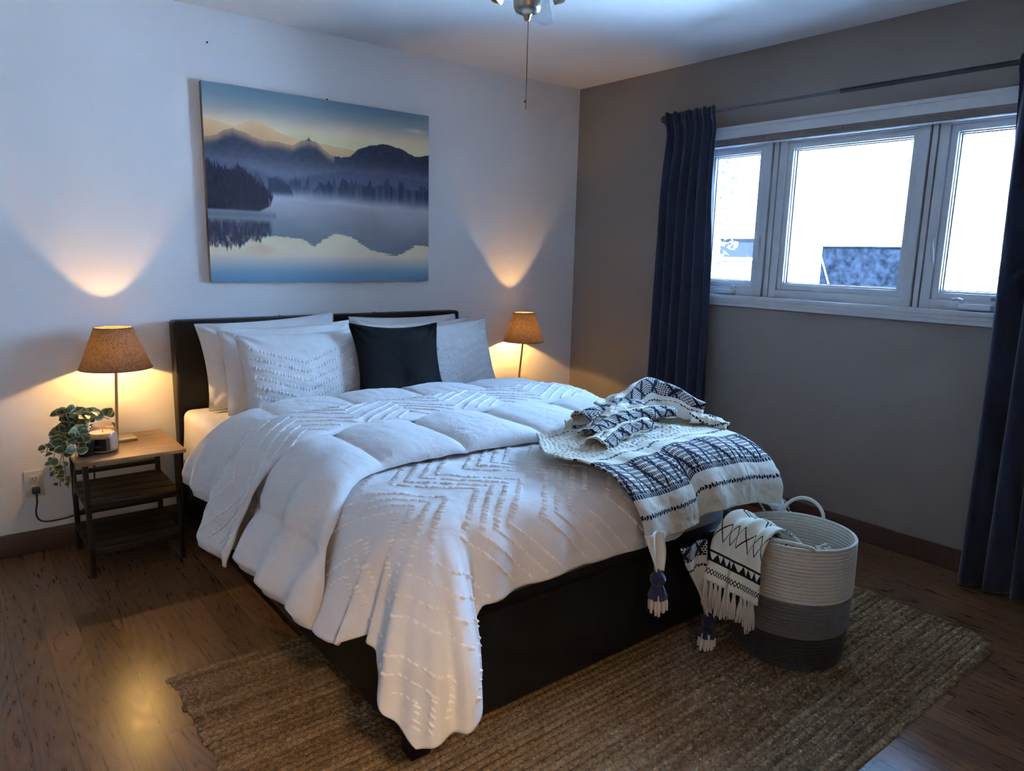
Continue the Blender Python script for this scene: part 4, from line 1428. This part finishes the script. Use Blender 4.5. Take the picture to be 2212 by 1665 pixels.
def sm_a(a, lo, hi):       # rise with left overshoot
    return smooth((-a - lo) / (hi - lo))
def box_puff(cell, off, depth, b0, b1):
    def f(a, b, w):
        g = np.abs(np.sin(np.pi * (a - off) / cell)) ** 0.34
        return (1 - depth) + depth * g
    return f
# smooth quilted fold next to the cover
band('quilted_fold', lambda a: 1.18 + 0.0 * a + 0.20 * sm_a(a, .55, 1.05), lambda a: 1.690 + 0.02 * np.sin(a * 5) + 0.24 * sm_a(a, .55, 1.05),
     lambda w: 0.012 + 0 * w, 0.060, 0.50, 0.40, MAT['quilt'], box_puff(0.34, 0.11, .75, 1.2, 1.7), lab='smooth quilted underside folded back', seed=1.0)
# tufted strip
band('tufted_fold', lambda a: 1.03 + 0.05 * a * a + 0.02 * sm_a(a, .6, 1.0), lambda a: 1.30 + 0.09 * np.maximum(0, a) ** 1.0 + 0.10 * sm_a(a, .45, .8),
     lambda w: 0.050 + 0.018 * (1 - w), 0.026, 0.53, 0.40, MAT['tuft'], None,
     [[(x, y) for x, y in ln] for ln in zigzag_lines(-1.08, .98, 0.04, 0.96, half=0.22, amp=0.55, gap=0.17, group=4, skip=0.1)], lab='tufted strip of the turned-back comforter', seed=3.0)
# upper quilted fold by the pillows
band('quilted_fold', lambda a: 0.712 + 0.25 * np.abs(a + .12) ** 2.2 - .22 * sm_a(a, .66, 1.1), lambda a: 1.09 + 0.04 * a * a + 0.03 * sm_a(a, .6, 1.0),
     lambda w: 0.030 + 0 * w, 0.060, 0.42, 0.40, MAT['quilt'], box_puff(0.34, 0.02, .5, .6, 1.1), lab='smooth quilted underside by the pillows', seed=5.0)
# flat sheet hanging at the pillow end
sheet = empty('bed_sheet', 'white sheet hanging below the pillows at the headboard end of the mattress', 'sheet', None, None, (-1.83, -0.5, 0.6))
a = np.linspace(-1.05, 1.02, 160)[:, None]; b = np.linspace(0.15, 1.1, 70)[None, :]
Pp, rho, *_ = base_surface(a, b, hw=0.745, be=2.5, z0=0.602, th_side=88, r_side=0.07)
fl = .6 * smooth((rho - .1) / .2) * (0.010 * np.sin(b * 22 + 2 * a) + .006 * fbm(b * 9, a * 3, 3))
Pp = Pp.copy(); Pp[..., 0] += np.sign(a) * fl; Pp[..., 2] += .003 * fbm(a * 8, b * 8, 3)
V, F = thick_sheet(Pp[:, ::-1], 0.004)
rebase(mesh_obj('sheet_cloth', V, F, MAT['cotton']), sheet)

# ------------------------------------------------------------------ pillows
def pillow(name, label, w, h, t, loc, tilt, yaw, roll, mat, group=None, tuft=None, seed=0, wr=0.010, ear=0.06, flange=0.0):
    n = 54
    u = np.linspace(-1, 1, n)[:, None]; v = np.linspace(-1, 1, n)[None, :]
    def shape(u, v, side):
        u, v = np.broadcast_arrays(np.asarray(u, float), np.asarray(v, float))
        x = u * w / 2 * (1 - ear * (1 - v ** 2) ** 1.0)
        z = v * h / 2 * (1 - ear * 1.2 * (1 - u ** 2) ** 1.0)
        e = np.clip((1 - np.abs(u) ** 2.6) * (1 - np.abs(v) ** 2.6), 0, 1) ** 0.48
        y = -side * t / 2 * e
        m = np.minimum(1 - np.abs(u), 1 - np.abs(v))
        y = y + side * wr * smooth(m * 6) * (fbm(u * 2.6 + seed, v * 2.6 + seed * 2, 4))
        # creases radiating from corners
        r = np.hypot(1 - np.abs(u), 1 - np.abs(v)); an = np.arctan2(1 - np.abs(v), 1 - np.abs(u))
        y = y - side * 0.010 * np.sin(an * 9 + seed + 2 * np.sign(u)) * np.exp(-(r / .45) ** 2) * smooth(r / .1)
        # sag: settle bottom
        z = z - 0.012 * (1 - v) * (1 - u ** 2)
        return np.stack([x, y, z], -1)
    F1 = shape(u, v, 1); F2 = shape(u, v, -1)
    V = np.concatenate([F1.reshape(-1, 3), F2.reshape(-1, 3)])
    F = np.concatenate([grid_faces(n, n), grid_faces(n, n, n * n)[:, ::-1]])
    nF = [tuple(f) for f in F.tolist()]
    if tuft is not None:
        TV, TF = tufts(lambda a, b: shape(a, b, 1)[..., :] * np.array([1, 1, 1]), tuft, True, L=.020, W=.0050, Hh=.0050, direction=(0.35, 1), spacing=0.055)
        nF += [tuple(i + len(V) for i in f) for f in TF]
        V = np.concatenate([V, TV])
    me_o = mesh_obj(name, V, nF, mat)
    if tuft is not None:
        me_o.data.materials.append(MAT['tuft_yarn'])
        for _p in me_o.data.polygons[len(F):]:
            _p.material_index = 1
    bm = bmesh.new(); bm.from_mesh(me_o.data)
    bmesh.ops.remove_doubles(bm, verts=bm.verts, dist=1e-5)
    bmesh.ops.recalc_face_normals(bm, faces=bm.faces)
    bm.to_mesh(me_o.data); bm.free()
    me_o.location = loc
    me_o.rotation_euler = (Matrix.Rotation(yaw, 3, 'Z') @ Matrix.Rotation(-tilt, 3, 'X') @ Matrix.Rotation(roll, 3, 'Y')).to_euler()
    tag(me_o, label, 'pillow', group)
    return me_o
def pil_lines(n=7, amp=0.42, half=0.85, gap=0.22, v0=-1.3):
    out = []
    for k in range(n):
        xs = np.arange(-.9, .905, .02)
        tri = np.abs(((xs + .95) / half) % 2 - 1)
        ys = v0 + k * gap + amp * tri + .22
        cur = [(x, y) for x, y in zip(xs, ys) if -.9 < y < .92]
        # keep contiguous runs
        run = []
        for x, y in zip(xs, ys):
            if -.9 < y < .92: run.append((x, y))
            else:
                if len(run) > 2: out.append(run)
                run = []
        if len(run) > 2: out.append(run)
    return out
D = math.radians
GP = 'pillows piled against the headboard'
pillow('pillow', 'plain white pillow at the back left, touching the headboard', .70, .41, .135, (-2.20, -0.215, .824), D(13), D(2), D(-2.5), MAT['cotton'], GP, None, 1.0, 0.014)
pillow('pillow', 'plain white pillow between the back left pillow and the chevron one', .66, .40, .135, (-2.175, -0.372, .812), D(14), D(1), D(-1), MAT['cotton'], GP, None, 4.0, 0.013)
pillow('pillow', 'plain white pillow at the back right, touching the headboard', .67, .40, .135, (-1.445, -0.215, .815), D(13), D(-1), D(0.5), MAT['cotton'], GP, None, 7.0)
pillow('pillow', 'plain white pillow just behind the right chevron pillow', .66, .38, .12, (-1.42, -0.362, .806), D(14), D(-1), D(-2), MAT['cotton'], GP, None, 9.0)
pillow('pillow', 'white pillow with tufted chevrons in front of the left pile', .62, .385, .14, (-2.165, -0.528, .802), D(17), D(3), D(0), MAT['tuft'], GP, pil_lines(), 12.0)
pillow('pillow', 'white pillow with tufted chevrons on the right, half behind the black cushion', .60, .38, .125, (-1.385, -0.500, .808), D(16), D(-3), D(-3), MAT['tuft'], GP, pil_lines(), 15.0)
pillow('cushion', 'square black cushion in the middle of the white pillows', .48, .41, .11, (-1.735, -0.628, .820), D(19), D(-2), D(2), MAT['black_cloth'], None, None, 18.0, 0.006, 0.11)

# ------------------------------------------------------------------ basket
CX, CY, BH = -1.212, -2.457, 0.427
bk = empty('storage_basket', 'tall cotton rope basket in cream, grey and charcoal on the rug', 'basket', None, None, (CX, CY, 0.012))
ZB = 0.0142
def rad(z): return 0.184 + 0.013 * (z / BH) + 0.008 * math.sin(math.pi * min(1, z / BH))
def rope_band(name, z0, z1, mat, bottom=False):
    pitch = 0.0122
    n = max(1, round((z1 - z0) / pitch)); pitch = (z1 - z0) / n
    outer, inner = [], []
    for k in range(n):
        for q in (0.04, .2, .35, .5, .65, .8, .96):
            z = z0 + (k + q) * pitch
            d = .0055 * math.sqrt(max(0, 1 - (2 * q - 1) ** 2))
            outer.append((rad(z) - .0055 + d, z)); inner.append((rad(z) - .0055 - d, z))
    prof = outer + inner[::-1] + [outer[0]]
    bm = bmesh.new()
    add_lathe(bm, prof, 72, (0, 0, 0))
    # soft irregular outline
    for v in bm.verts:
        a = math.atan2(v.co.y, v.co.x)
        k = 1 + (0.012 * math.sin(2 * a + .5) + .006 * math.sin(3 * a)) * (v.co.z / BH)
        v.co.x *= k; v.co.y *= k
        rr = -2.38 - a
        # dip of rim at the handle openings
        v.co.x += CX; v.co.y += CY; v.co.z += ZB - (0.006 * v.co.z / BH) * math.cos(a - .6)
    bmesh.ops.recalc_face_normals(bm, faces=bm.faces)
    o = bm_obj(name, bm, mat, None, True, False)
    rebase(o, bk)
    return o
rope_band('charcoal_band', 0.0, 0.112, MAT['rope_char'])
rope_band('grey_band', 0.112, 0.236, MAT['rope_grey'])
rope_band('cream_band', 0.236, BH, MAT['rope_cream'])
rebase(lathe('bottom', [(0, ZB + .001), (.185, ZB + .001), (.185, ZB + .011), (0, ZB + .011)], MAT['rope_char'], None, 48, (CX, CY, 0)), bk)
def rim_pt(ang, dz=0.0, dr=0.0):
    r = (rad(BH) - .0055 + dr) * (1 + 0.012 * math.sin(2 * ang + .5) + .006 * math.sin(3 * ang))
    return (CX + r * math.cos(ang), CY + r * math.sin(ang), ZB + BH + dz - .006 * math.cos(ang - .6))
def handle(a0, a1, hgt, drop):
    pts = []
    for t in np.linspace(0, 1, 30):
        ang = a0 + (a1 - a0) * t
        zz = hgt * (math.sin(math.pi * t) ** 0.55) - .004 + drop * 0
        pts.append(rim_pt(ang, zz, 0.004 + .012 * math.sin(math.pi * t)))
    return rebase(tube('handle', pts, .0068, MAT['rope_cream'], None, 10), bk)
handle(math.radians(44), math.radians(2), 0.060, 0)
handle(math.radians(178), math.radians(226), 0.022, 0)

# ------------------------------------------------------------------ fringed blanket in the basket
def aztec_art(w=512, h=1024):
    """u across the strip, v along it from the fringe"""
    a = np.zeros((h, w, 3)); a[:] = (.86, .83, .75)
    U = (np.arange(w) + .5)[None, :] / w; Vv = (np.arange(h) + .5)[:, None] / h
    ink = np.array((.10, .10, .115))
    def stroke(m): a[np.broadcast_to(m, (h, w))] = ink
    tri = lambda x: np.abs((x % 1) * 2 - 1)
    def zig(v0, amp, n, th, lo=None):
        stroke(np.abs(Vv - (v0 + amp * tri(U * n))) < th)
    for base in (0.0, 0.5):
        zig(base + .055, .020, 11, .0026); zig(base + .075, -.020, 11, .0026)
        for b0 in (base + .105, base + .135): stroke(np.abs(Vv - b0) < .0035)
        m = (Vv > base + .105) & (Vv < base + .105 + .028 * tri(U * 8)); stroke(m)
        zig(base + .178, .075, 3, .0035); zig(base + .253, -.075, 3, .0035)
        zig(base + .345, .028, 7, .0045); zig(base + .365, .028, 7, .0025)
        s = np.abs(Vv - (base + .415)) < .003
        stroke(s & ((U * 16) % 1 < .42)); stroke((np.abs(Vv - (base + .415)) < .011) & (np.abs(((U * 16) % 1) - .21) < .07))
    return a
MAT['aztec'] = image_mat('black_print_on_cream', aztec_art(), 0.9, 0.3, 600)
ft = empty('fringed_blanket', 'cream blanket with black zigzag print and fringe hanging out of the basket', 'blanket', None, None, (-1.40, -2.38, 0.44))
# centre line from inside the basket, over the rim, down outside
ctrl = [(-1.15, -2.415, .335), (-1.215, -2.408, .40), (-1.295, -2.402, .458), (-1.362, -2.398, .483), (-1.420, -2.396, .468), (-1.468, -2.396, .41), (-1.502, -2.415, .345), (-1.530, -2.425, .285)]
cl = [np.array(p) for p in spline(ctrl, 10)]
nl = len(cl); nw = 26
Pg = np.zeros((nl, nw, 3))
for i, c in enumerate(cl):
    t = i / (nl - 1)
    wd = 0.088 + .012 * t
    across = np.array([-0.30, -1.0, 0.02]) * (1 - t) + np.array([0.05, -1.0, -.10]) * t
    across /= np.linalg.norm(across)
    tan = cl[min(i + 1, nl - 1)] - cl[max(i - 1, 0)]; tan /= np.linalg.norm(tan)
    nrm = np.cross(tan, across); nrm /= np.linalg.norm(nrm)
    if nrm[2] < 0 or (abs(nrm[2]) < .2 and nrm[0] > 0): nrm = -nrm
    for j in range(nw):
        q = 2 * j / (nw - 1) - 1
        Pg[i, j] = c + across * q * wd + nrm * (0.010 * math.cos(q * 7 + .5) * (0.6 + .4 * t) + .006 * math.sin(q * 13 + 2 * t) + .004 * float(fbm(q * 3, t * 4, 2)))
uv = np.array([[(j / (nw - 1), 0.03 + 0.52 * (1 - i / (nl - 1)) * 1.0) for j in range(nw)] for i in range(nl)]).reshape(-1, 2)
V, F = thick_sheet(Pg, 0.006)
rebase(mesh_obj('blanket_cloth', V, F, MAT['aztec'], None, np.concatenate([uv, uv])), ft)
# rest of the blanket bunched inside
n = 60
gx, gy = np.meshgrid(np.linspace(-1, 1, n), np.linspace(-1, 1, n), indexing='ij')
rr = np.sqrt(gx ** 2 + gy ** 2); rr2 = np.maximum(rr, 1e-6)
sq = np.maximum(np.abs(gx), np.abs(gy)) / rr2
xx = CX + gx * sq * .175; yy = CY + gy * sq * .175
zz = 0.345 + 0.035 * fbm(gx * 2.2 + 4, gy * 2.2, 3) + 0.035 * np.exp(-((gx + .35) ** 2 + (gy - .25) ** 2) / .3) + .02 * np.sin(gx * 5 + gy * 3) - .05 * smooth((np.maximum(np.abs(gx), np.abs(gy)) - .7) / .3)
Pb = np.stack([xx, yy, zz], -1)
uvb = np.stack([gx * .8 + .5 + .1 * gy, gy * .35 + .55], -1).reshape(-1, 2)
V, F = thick_sheet(Pb, 0.008)
o = mesh_obj('bunched_cloth', V, F, MAT['aztec'], None, np.concatenate([uvb, uvb]))
rebase(o, ft)
# fringe
for k in range(11):
    j = (k + .5) / 11 * (nw - 1); j0 = int(j)
    p = Pg[-1, j0]
    bm = bmesh.new()
    L = random.uniform(.075, .10)
    lean = random.uniform(-.012, .012)
    add_lathe(bm, [(0, .004), (.0055, .002), (.006, -.006), (.0042, -.012)], 8, tuple(p))
    for s_ in range(9):
        a = s_ / 9 * 2 * math.pi
        q0 = Vector(p) + Vector((math.cos(a) * .0025, math.sin(a) * .0025, -.008))
        q1 = q0 + Vector((math.cos(a) * .005 + lean * .5, math.sin(a) * .005, -L * .5))
        q2 = q0 + Vector((math.cos(a) * .006 + lean, math.sin(a) * .006, -L * random.uniform(.88, 1.05)))
        add_tube(bm, [q0, q1, q2], [.0022, .0026, .0018], 5)
    rebase(bm_obj('tassel', bm, MAT['cream_yarn'], None, True), ft)

# ------------------------------------------------------------------ navy and cream throw on the bed corner
def throw_art(w=1024, h=2048):
    """u across the hem (0.75 m), v along the throw (1.5 m)"""
    a = np.zeros((h, w, 3)); a[:] = (.86, .835, .77)
    U = (np.arange(w) + .5)[None, :] / w * 0.75; Vv = (np.arange(h) + .5)[:, None] / h * 1.5
    a += (0.03 * fbm(U * 220 + 0 * Vv, Vv * 220, 2))[..., None]
    navy = np.array((.075, .095, .20))
    def ink(m):
        a[np.broadcast_to(m, (h, w))] = navy
    dash = ((U / .0085) % 1) < .72
    tri = lambda x: np.abs((x % 1) * 2 - 1)
    dash = ((U / .0105 + .25 * np.sin(U * 90)) % 1) < .74
    for b in (0.0, 0.50, 1.0):
        for ln in (.080, .278):
            ink((np.abs(Vv - (b + ln) - .0015 * np.sin(U * 300)) < .0046 + .0014 * np.sin(U * 420)) & dash)
        lo, hi = b + .128, b + .232
        for e in (lo, hi):
            ink((np.abs(Vv - e) < .0046) & dash)
        band_ = (Vv > lo + .005) & (Vv < hi - .005)
        rows = ((Vv - lo) / .0135) % 1
        ink(band_ & (rows > .30) & (((U / .0075 + np.floor((Vv - lo) / .0135) * .5) % 1) < .62))
        col_ = U / .064
        w_ = .0062 + .0022 * np.sin(Vv * 700)
        ink(band_ & (np.abs(((col_ % 1) - .5) * .064 - (.5 - (Vv - lo) / (hi - lo)) * .044) < w_))
        ink(band_ & (np.abs((((col_ + .18) % 1) - .5) * .064 + (.5 - (Vv - lo) / (hi - lo)) * .030) < w_ * .8))
    return a
MAT['throw'] = image_mat('navy_woven_cream_throw', throw_art(), 0.9, 0.45, 500)
thr = empty('throw_blanket', 'cream throw with navy woven stripes crumpled over the bed corner by the window', 'blanket', None, None, (-1.45, -2.1, 0.66))
def tr(o): return rebase(o, thr)

# panel hanging down over the foot of the bed
nu, nv = 240, 200
u = np.linspace(0, 1, nu)[:, None] + np.zeros((1, nv)); v = np.linspace(0, 1, nv)[None, :] + np.zeros((nu, 1))
def throw_panel(u, v):
    # u 0..1 left -> right, v 0 at the hem .. 1 on the bed top; lies on the cover
    s = v * 0.62
    hem = 2.055 + 0.300 - 0.022 * smooth((u - .40) / .1) + 0.004 * np.sin(u * 9)
    b = hem - s
    al = 0.015 - 0.13 * smooth((b - 2.35) / -.35) + .16 * smooth((1.98 - b) / .3); ar = 0.735
    a = al + (ar - al) * u
    e = .004
    def core(a, b):
        return base_surface(a, b)[0]
    p0 = core(a, b); N = np.cross(core(a, b + e) - p0, core(a + e, b) - p0)
    N /= np.linalg.norm(N, axis=-1, keepdims=True) + 1e-12
    fold = 0.008 * np.sin(u * 11 + 1.2 + 1.5 * v) + 0.006 * np.sin(u * 25 + 3 * v)
    step = 0.020 * (smooth((u - .40) / .03) - smooth((u - .47) / .25))
    off = 0.048 + (fold - step) * (1 - .4 * smooth((s - .2) / .2)) + .008 * fbm(u * 5, v * 5, 3) + .003 * fbm(u * 30, v * 30, 2)
    nub = np.maximum(0, np.sin(2 * np.pi * u / .026 + 1.2 * np.sin(s * 60))) * np.maximum(0, np.sin(2 * np.pi * s / .021))
    off = off + .0055 * nub * smooth((s - .295) / .02) + .006 * np.sin(u * 30 + 40 * s) * smooth((s - .30) / .08) * smooth((u - .3) / .2)
    return p0 + N * off[..., None]
Pt = throw_panel(u, v)
uvt = np.stack([u, v * 0.62 / 1.5], -1).reshape(-1, 2)
V, F = thick_sheet(Pt[::-1], 0.006)
uvt2 = np.stack([u, v * 0.62 / 1.5], -1)[::-1].reshape(-1, 2)
tr(mesh_obj('hanging_panel', V, F, MAT['throw'], None, np.concatenate([uvt2, uvt2])))

# crumpled heap on top of the bed corner
nu, nv = 170, 130
u = np.linspace(0, 1, nu)[:, None] + np.zeros((1, nv)); v = np.linspace(0, 1, nv)[None, :] + np.zeros((nu, 1))
def bil(c00, c10, c11, c01):
    c = [np.array(q, float) for q in (c00, c10, c11, c01)]
    return (c[0] * ((1 - u) * (1 - v))[..., None] + c[1] * (u * (1 - v))[..., None] + c[2] * (u * v)[..., None] + c[3] * ((1 - u) * v)[..., None])
base = bil((-1.74, -1.985), (-1.10, -2.03), (-1.06, -1.62), (-1.62, -1.70))
x, y = base[..., 0], base[..., 1]
edge = smooth(np.minimum.reduce([u / .06, (1 - u) / .10, v / .12, (1 - v) / .05]))
def gauss_ridge(p0, p1, wdt, hgt):
    p0, p1 = np.array(p0), np.array(p1); d = p1 - p0; L2 = d @ d
    t = np.clip(((x - p0[0]) * d[0] + (y - p0[1]) * d[1]) / L2, 0, 1)
    q = np.hypot(x - p0[0] - t * d[0], y - p0[1] - t * d[1])
    return hgt * np.exp(-(q / wdt) ** 2)
_ga, _gb = np.meshgrid(np.linspace(-.2, 1.0, 260), np.linspace(1.3, 2.4, 240), indexing='ij')
_cp = cover_fun(_ga, _gb)
_hm = np.full((140, 140), 0.3)
np.maximum.at(_hm, (np.clip(((_cp[..., 0] + 2.1) * 100).astype(int), 0, 139), np.clip(((_cp[..., 1] + 2.6) * 100).astype(int), 0, 139)), _cp[..., 2])
for _bp in BANDS:
    np.maximum.at(_hm, (np.clip(((_bp[..., 0] + 2.1) * 100).astype(int), 0, 139), np.clip(((_bp[..., 1] + 2.6) * 100).astype(int), 0, 139)), _bp[..., 2])
_h2 = _hm.copy()
for _dx in (-1, 0, 1):
    for _dy in (-1, 0, 1):
        _h2 = np.maximum(_h2, np.roll(_hm, (_dx, _dy), (0, 1)))
def cover_height(x, y):
    return _h2[np.clip(((x + 2.1) * 100).astype(int), 0, 139), np.clip(((y + 2.6) * 100).astype(int), 0, 139)]
zt = 0.690 + 0 * x
zt = zt + edge * (gauss_ridge((-1.50, -1.82), (-1.20, -1.78), .07, .035) + gauss_ridge((-1.64, -1.93), (-1.30, -1.88), .06, .02))
# small sharp crumples, carried sideways so folds overhang
k1 = np.sin((x * 38 - y * 21) + 2.2 * fbm(x * 6, y * 6, 2)); k2 = np.sin((x * 17 + y * 46) + 2.5 * fbm(x * 5 + 9, y * 5, 2))
cr = 0.5 * np.sign(k1) * np.abs(k1) ** .7 + 0.5 * np.sign(k2) * np.abs(k2) ** .7
amp = edge * (0.45 + .55 * smooth((v - .05) / .4))
zt = zt + amp * (0.010 * cr + 0.010 * fbm(x * 13, y * 13, 3))
x = x + amp * 0.008 * np.cos(x * 38 - y * 21 + 2.2 * fbm(x * 6, y * 6, 2)); y = y + amp * 0.008 * np.cos(x * 17 + y * 46)
zt = np.maximum(zt, cover_height(x, y) + 0.045 - .02 * (1 - edge))
for _k in range(2):
    zt[1:-1, 1:-1] = (zt[1:-1, 1:-1] * 2 + zt[:-2, 1:-1] + zt[2:, 1:-1] + zt[1:-1, :-2] + zt[1:-1, 2:]) / 6
Ph = np.stack([x, y, zt], -1)
uu = u * 1.0 + 0.05 * np.sin(v * 9); vv = (0.05 + v * 1.9 + 0.30 * u + 0.10 * fbm(u * 4, v * 4, 2)) / 1.5
uvh = np.stack([uu, vv], -1).reshape(-1, 2)
V, F = thick_sheet(Ph, 0.007)
HV, HF, HU = [V], [tuple(f) for f in F.tolist()], [np.concatenate([uvh, uvh])]
def add_patch(V, F, U):
    V = np.asarray(V) + np.array([0, 0, .014])
    off = sum(len(q) for q in HV)
    HV.append(V); HU.append(U)
    HF.extend(tuple(int(i) + off for i in f) for f in F)
def roll(pts, r0, r1, v0, v1, u0, seed, flat=.75, n=14):
    # a loose fold of cloth: a soft, open-ended tube
    c = np.array([tuple(q) for q in spline(pts, n)])
    m = len(c); k = 30
    t = np.gradient(c, axis=0); t /= np.linalg.norm(t, axis=1)[:, None]
    up = np.array([0, 0, 1.0]); sd = np.cross(t, up); sd /= np.linalg.norm(sd, axis=1)[:, None]
    nn = np.cross(sd, t)
    th = np.linspace(-0.15 * np.pi, 1.15 * np.pi, k)[None, :]
    w = np.linspace(0, 1, m)[:, None]
    rr = (r0 + (r1 - r0) * w) * (1 + .16 * fbm(w * 5 + seed, th * 1.1 + seed, 3) + .07 * np.sin(w * 21 + seed + 1.5 * np.cos(th)) + .05 * np.sin(w * 47 + 3 * th + seed))
    Pp = c[:, None, :] + sd[:, None, :] * (rr * np.cos(th) * 1.15)[..., None] + nn[:, None, :] * (rr * np.sin(th) * flat)[..., None]
    Pp = Pp + np.stack([.004 * fbm(w * 12 + seed, th * 3, 2), .004 * fbm(w * 12 + 5, th * 3 + seed, 2), .004 * fbm(w * 14, th * 4 + seed, 2)], -1)
    V, F = thick_sheet(Pp, 0.005)
    L = np.linalg.norm(np.diff(c, axis=0), axis=1).sum()
    uu_ = u0 + w * L / .75 + 0 * th; vv_ = (v0 + (v1 - v0) * np.linspace(0, 1, k)[None, :] + .02 * np.sin(w * 5 + seed) + 0 * w) / 1.5
    U = np.stack([uu_ + 0 * vv_, vv_ + 0 * uu_], -1).reshape(-1, 2)
    add_patch(V, F, np.concatenate([U, U]))
def curtain_patch(lines, v0, v1, u0, seed, n=12, amp=.006):
    # surface through a list of 3-D polylines of equal length
    G = np.array([[tuple(q) for q in spline(l, n)] for l in lines])
    rows = []
    for j in range(G.shape[1]):
        rows.append([tuple(q) for q in spline(G[:, j], 10)])
    Pp = np.array(rows)
    m, k = Pp.shape[:2]
    w = np.linspace(0, 1, m)[:, None]; q = np.linspace(0, 1, k)[None, :]
    Pp = Pp + np.stack([amp * fbm(w * 7 + seed, q * 6, 3), amp * fbm(w * 7, q * 6 + seed, 3), 1.2 * amp * fbm(w * 8 + seed, q * 7 + seed, 3) + .004 * np.sin(w * 30 + 4 * q)], -1)
    V, F = thick_sheet(Pp, 0.005)
    U = np.stack([u0 + w * .55 + 0 * q, (v0 + (v1 - v0) * q + .012 * np.sin(w * 8 + seed)) / 1.5 + 0 * w], -1).reshape(-1, 2)
    add_patch(V, F, np.concatenate([U, U]))
# tent-like fold with its ridge facing the window
curtain_patch([[(-1.47, -1.70, .765), (-1.30, -1.66, .775), (-1.06, -1.63, .765), (-1.00, -1.86, .68)],
               [(-1.47, -1.74, .755), (-1.32, -1.725, .795), (-1.16, -1.725, .842), (-1.075, -1.94, .765)],
               [(-1.47, -1.78, .748), (-1.33, -1.77, .765), (-1.20, -1.79, .790), (-1.115, -1.965, .745)],
               [(-1.47, -1.83, .722), (-1.34, -1.82, .725), (-1.23, -1.85, .725), (-1.15, -1.99, .715)]], -.02, .36, .1, 2.0)
roll([(-1.625, -1.790, .735), (-1.54, -1.775, .742), (-1.43, -1.785, .752), (-1.31, -1.80, .757)], .042, .034, .07, .30, .0, 1.3)
roll([(-1.690, -1.895, .705), (-1.58, -1.865, .718), (-1.46, -1.85, .732), (-1.33, -1.855, .738), (-1.22, -1.88, .735)], .040, .036, .60, .84, .3, 4.1)
roll([(-1.745, -1.985, .697), (-1.64, -1.955, .706), (-1.52, -1.93, .716), (-1.40, -1.925, .720)], .040, .030, .12, .40, .5, 7.7)
roll([(-1.55, -1.835, .738), (-1.47, -1.815, .760), (-1.40, -1.80, .764), (-1.33, -1.80, .748)], .024, .022, .30, .40, .2, 9.9)
roll([(-1.16, -1.93, .715), (-1.10, -1.99, .705), (-1.07, -2.05, .688)], .035, .028, .56, .66, .2, 5.5)
tr(mesh_obj('crumpled_heap', np.concatenate(HV), HF, MAT['throw'], None, np.concatenate(HU)))

# corner tips and tassels of the throw
def tassel(p, L, tilt):
    t = empty('tassel', None, None)
    COL_ = None
    t.parent = thr
    t.location = Vector(p) - thr.location
    bm = bmesh.new()
    add_lathe(bm, [(0, .012), (.010, .008), (.022, -.008), (.024, -.022), (.016, -.036), (.020, -.044), (.026, -.06), (.030, -L * .62), (.022, -L * .66), (0, -L * .6)], 18)
    for v in bm.verts:
        v.co.x += tilt * -v.co.z; k = 1 + .10 * math.sin(7 * math.atan2(v.co.y, v.co.x) + v.co.z * 60); v.co.x *= k; v.co.y *= k
    bm_obj('tassel_head', bm, MAT['navy_yarn'], t, True)
    bm = bmesh.new()
    for k in range(22):
        a = k * 2.399; r = .026 * math.sqrt((k + .5) / 22)
        q = [Vector((math.cos(a) * r * .8 + tilt * L * .5, math.sin(a) * r * .8, -L * .5)), Vector((math.cos(a) * r * 1.1 + tilt * L * .75, math.sin(a) * r * 1.1, -L * .75)), Vector((math.cos(a) * r * 1.2 + tilt * L, math.sin(a) * r * 1.2, -L * random.uniform(.93, 1.03)))]
        add_tube(bm, q, [.006, .0065, .004], 6)
    o = bm_obj('tassel_tips', bm, MAT['cream_yarn'], t, True)
    o['label'] = 'cream tassel ends'
tassel((-1.835, -2.365, .41), .125, .06)
tassel((-1.525, -2.345, .165), .115, -.05)
def flap(pts_l, pts_r, uoff, voff, name='hanging_corner'):
    L_ = [np.array(q) for q in spline(pts_l, 8)]; R_ = [np.array(q) for q in spline(pts_r, 8)]
    n_ = len(L_); m_ = 12
    P_ = np.array([[L_[i] * (1 - j / (m_ - 1)) + R_[i] * (j / (m_ - 1)) + np.array([0, -.010 * math.sin(j / (m_ - 1) * 6 + i * .1), 0]) for j in range(m_)] for i in range(n_)])
    uv_ = np.array([[(uoff + .12 * j / (m_ - 1), voff + (.22 if voff else .05) * i / (n_ - 1)) for j in range(m_)] for i in range(n_)]).reshape(-1, 2)
    V, F = thick_sheet(P_, 0.005)
    tr(mesh_obj(name, V, F, MAT['throw'], None, np.concatenate([uv_, uv_])))
flap([(-1.868, -2.330, .53), (-1.862, -2.350, .475), (-1.848, -2.364, .42)], [(-1.790, -2.342, .53), (-1.800, -2.358, .475), (-1.822, -2.368, .42)], .02, .0)
flap([(-1.665, -2.315, .43), (-1.635, -2.315, .36), (-1.565, -2.325, .25), (-1.532, -2.345, .165)], [(-1.525, -2.318, .43), (-1.525, -2.318, .36), (-1.515, -2.325, .25), (-1.518, -2.345, .165)], .2, .10)
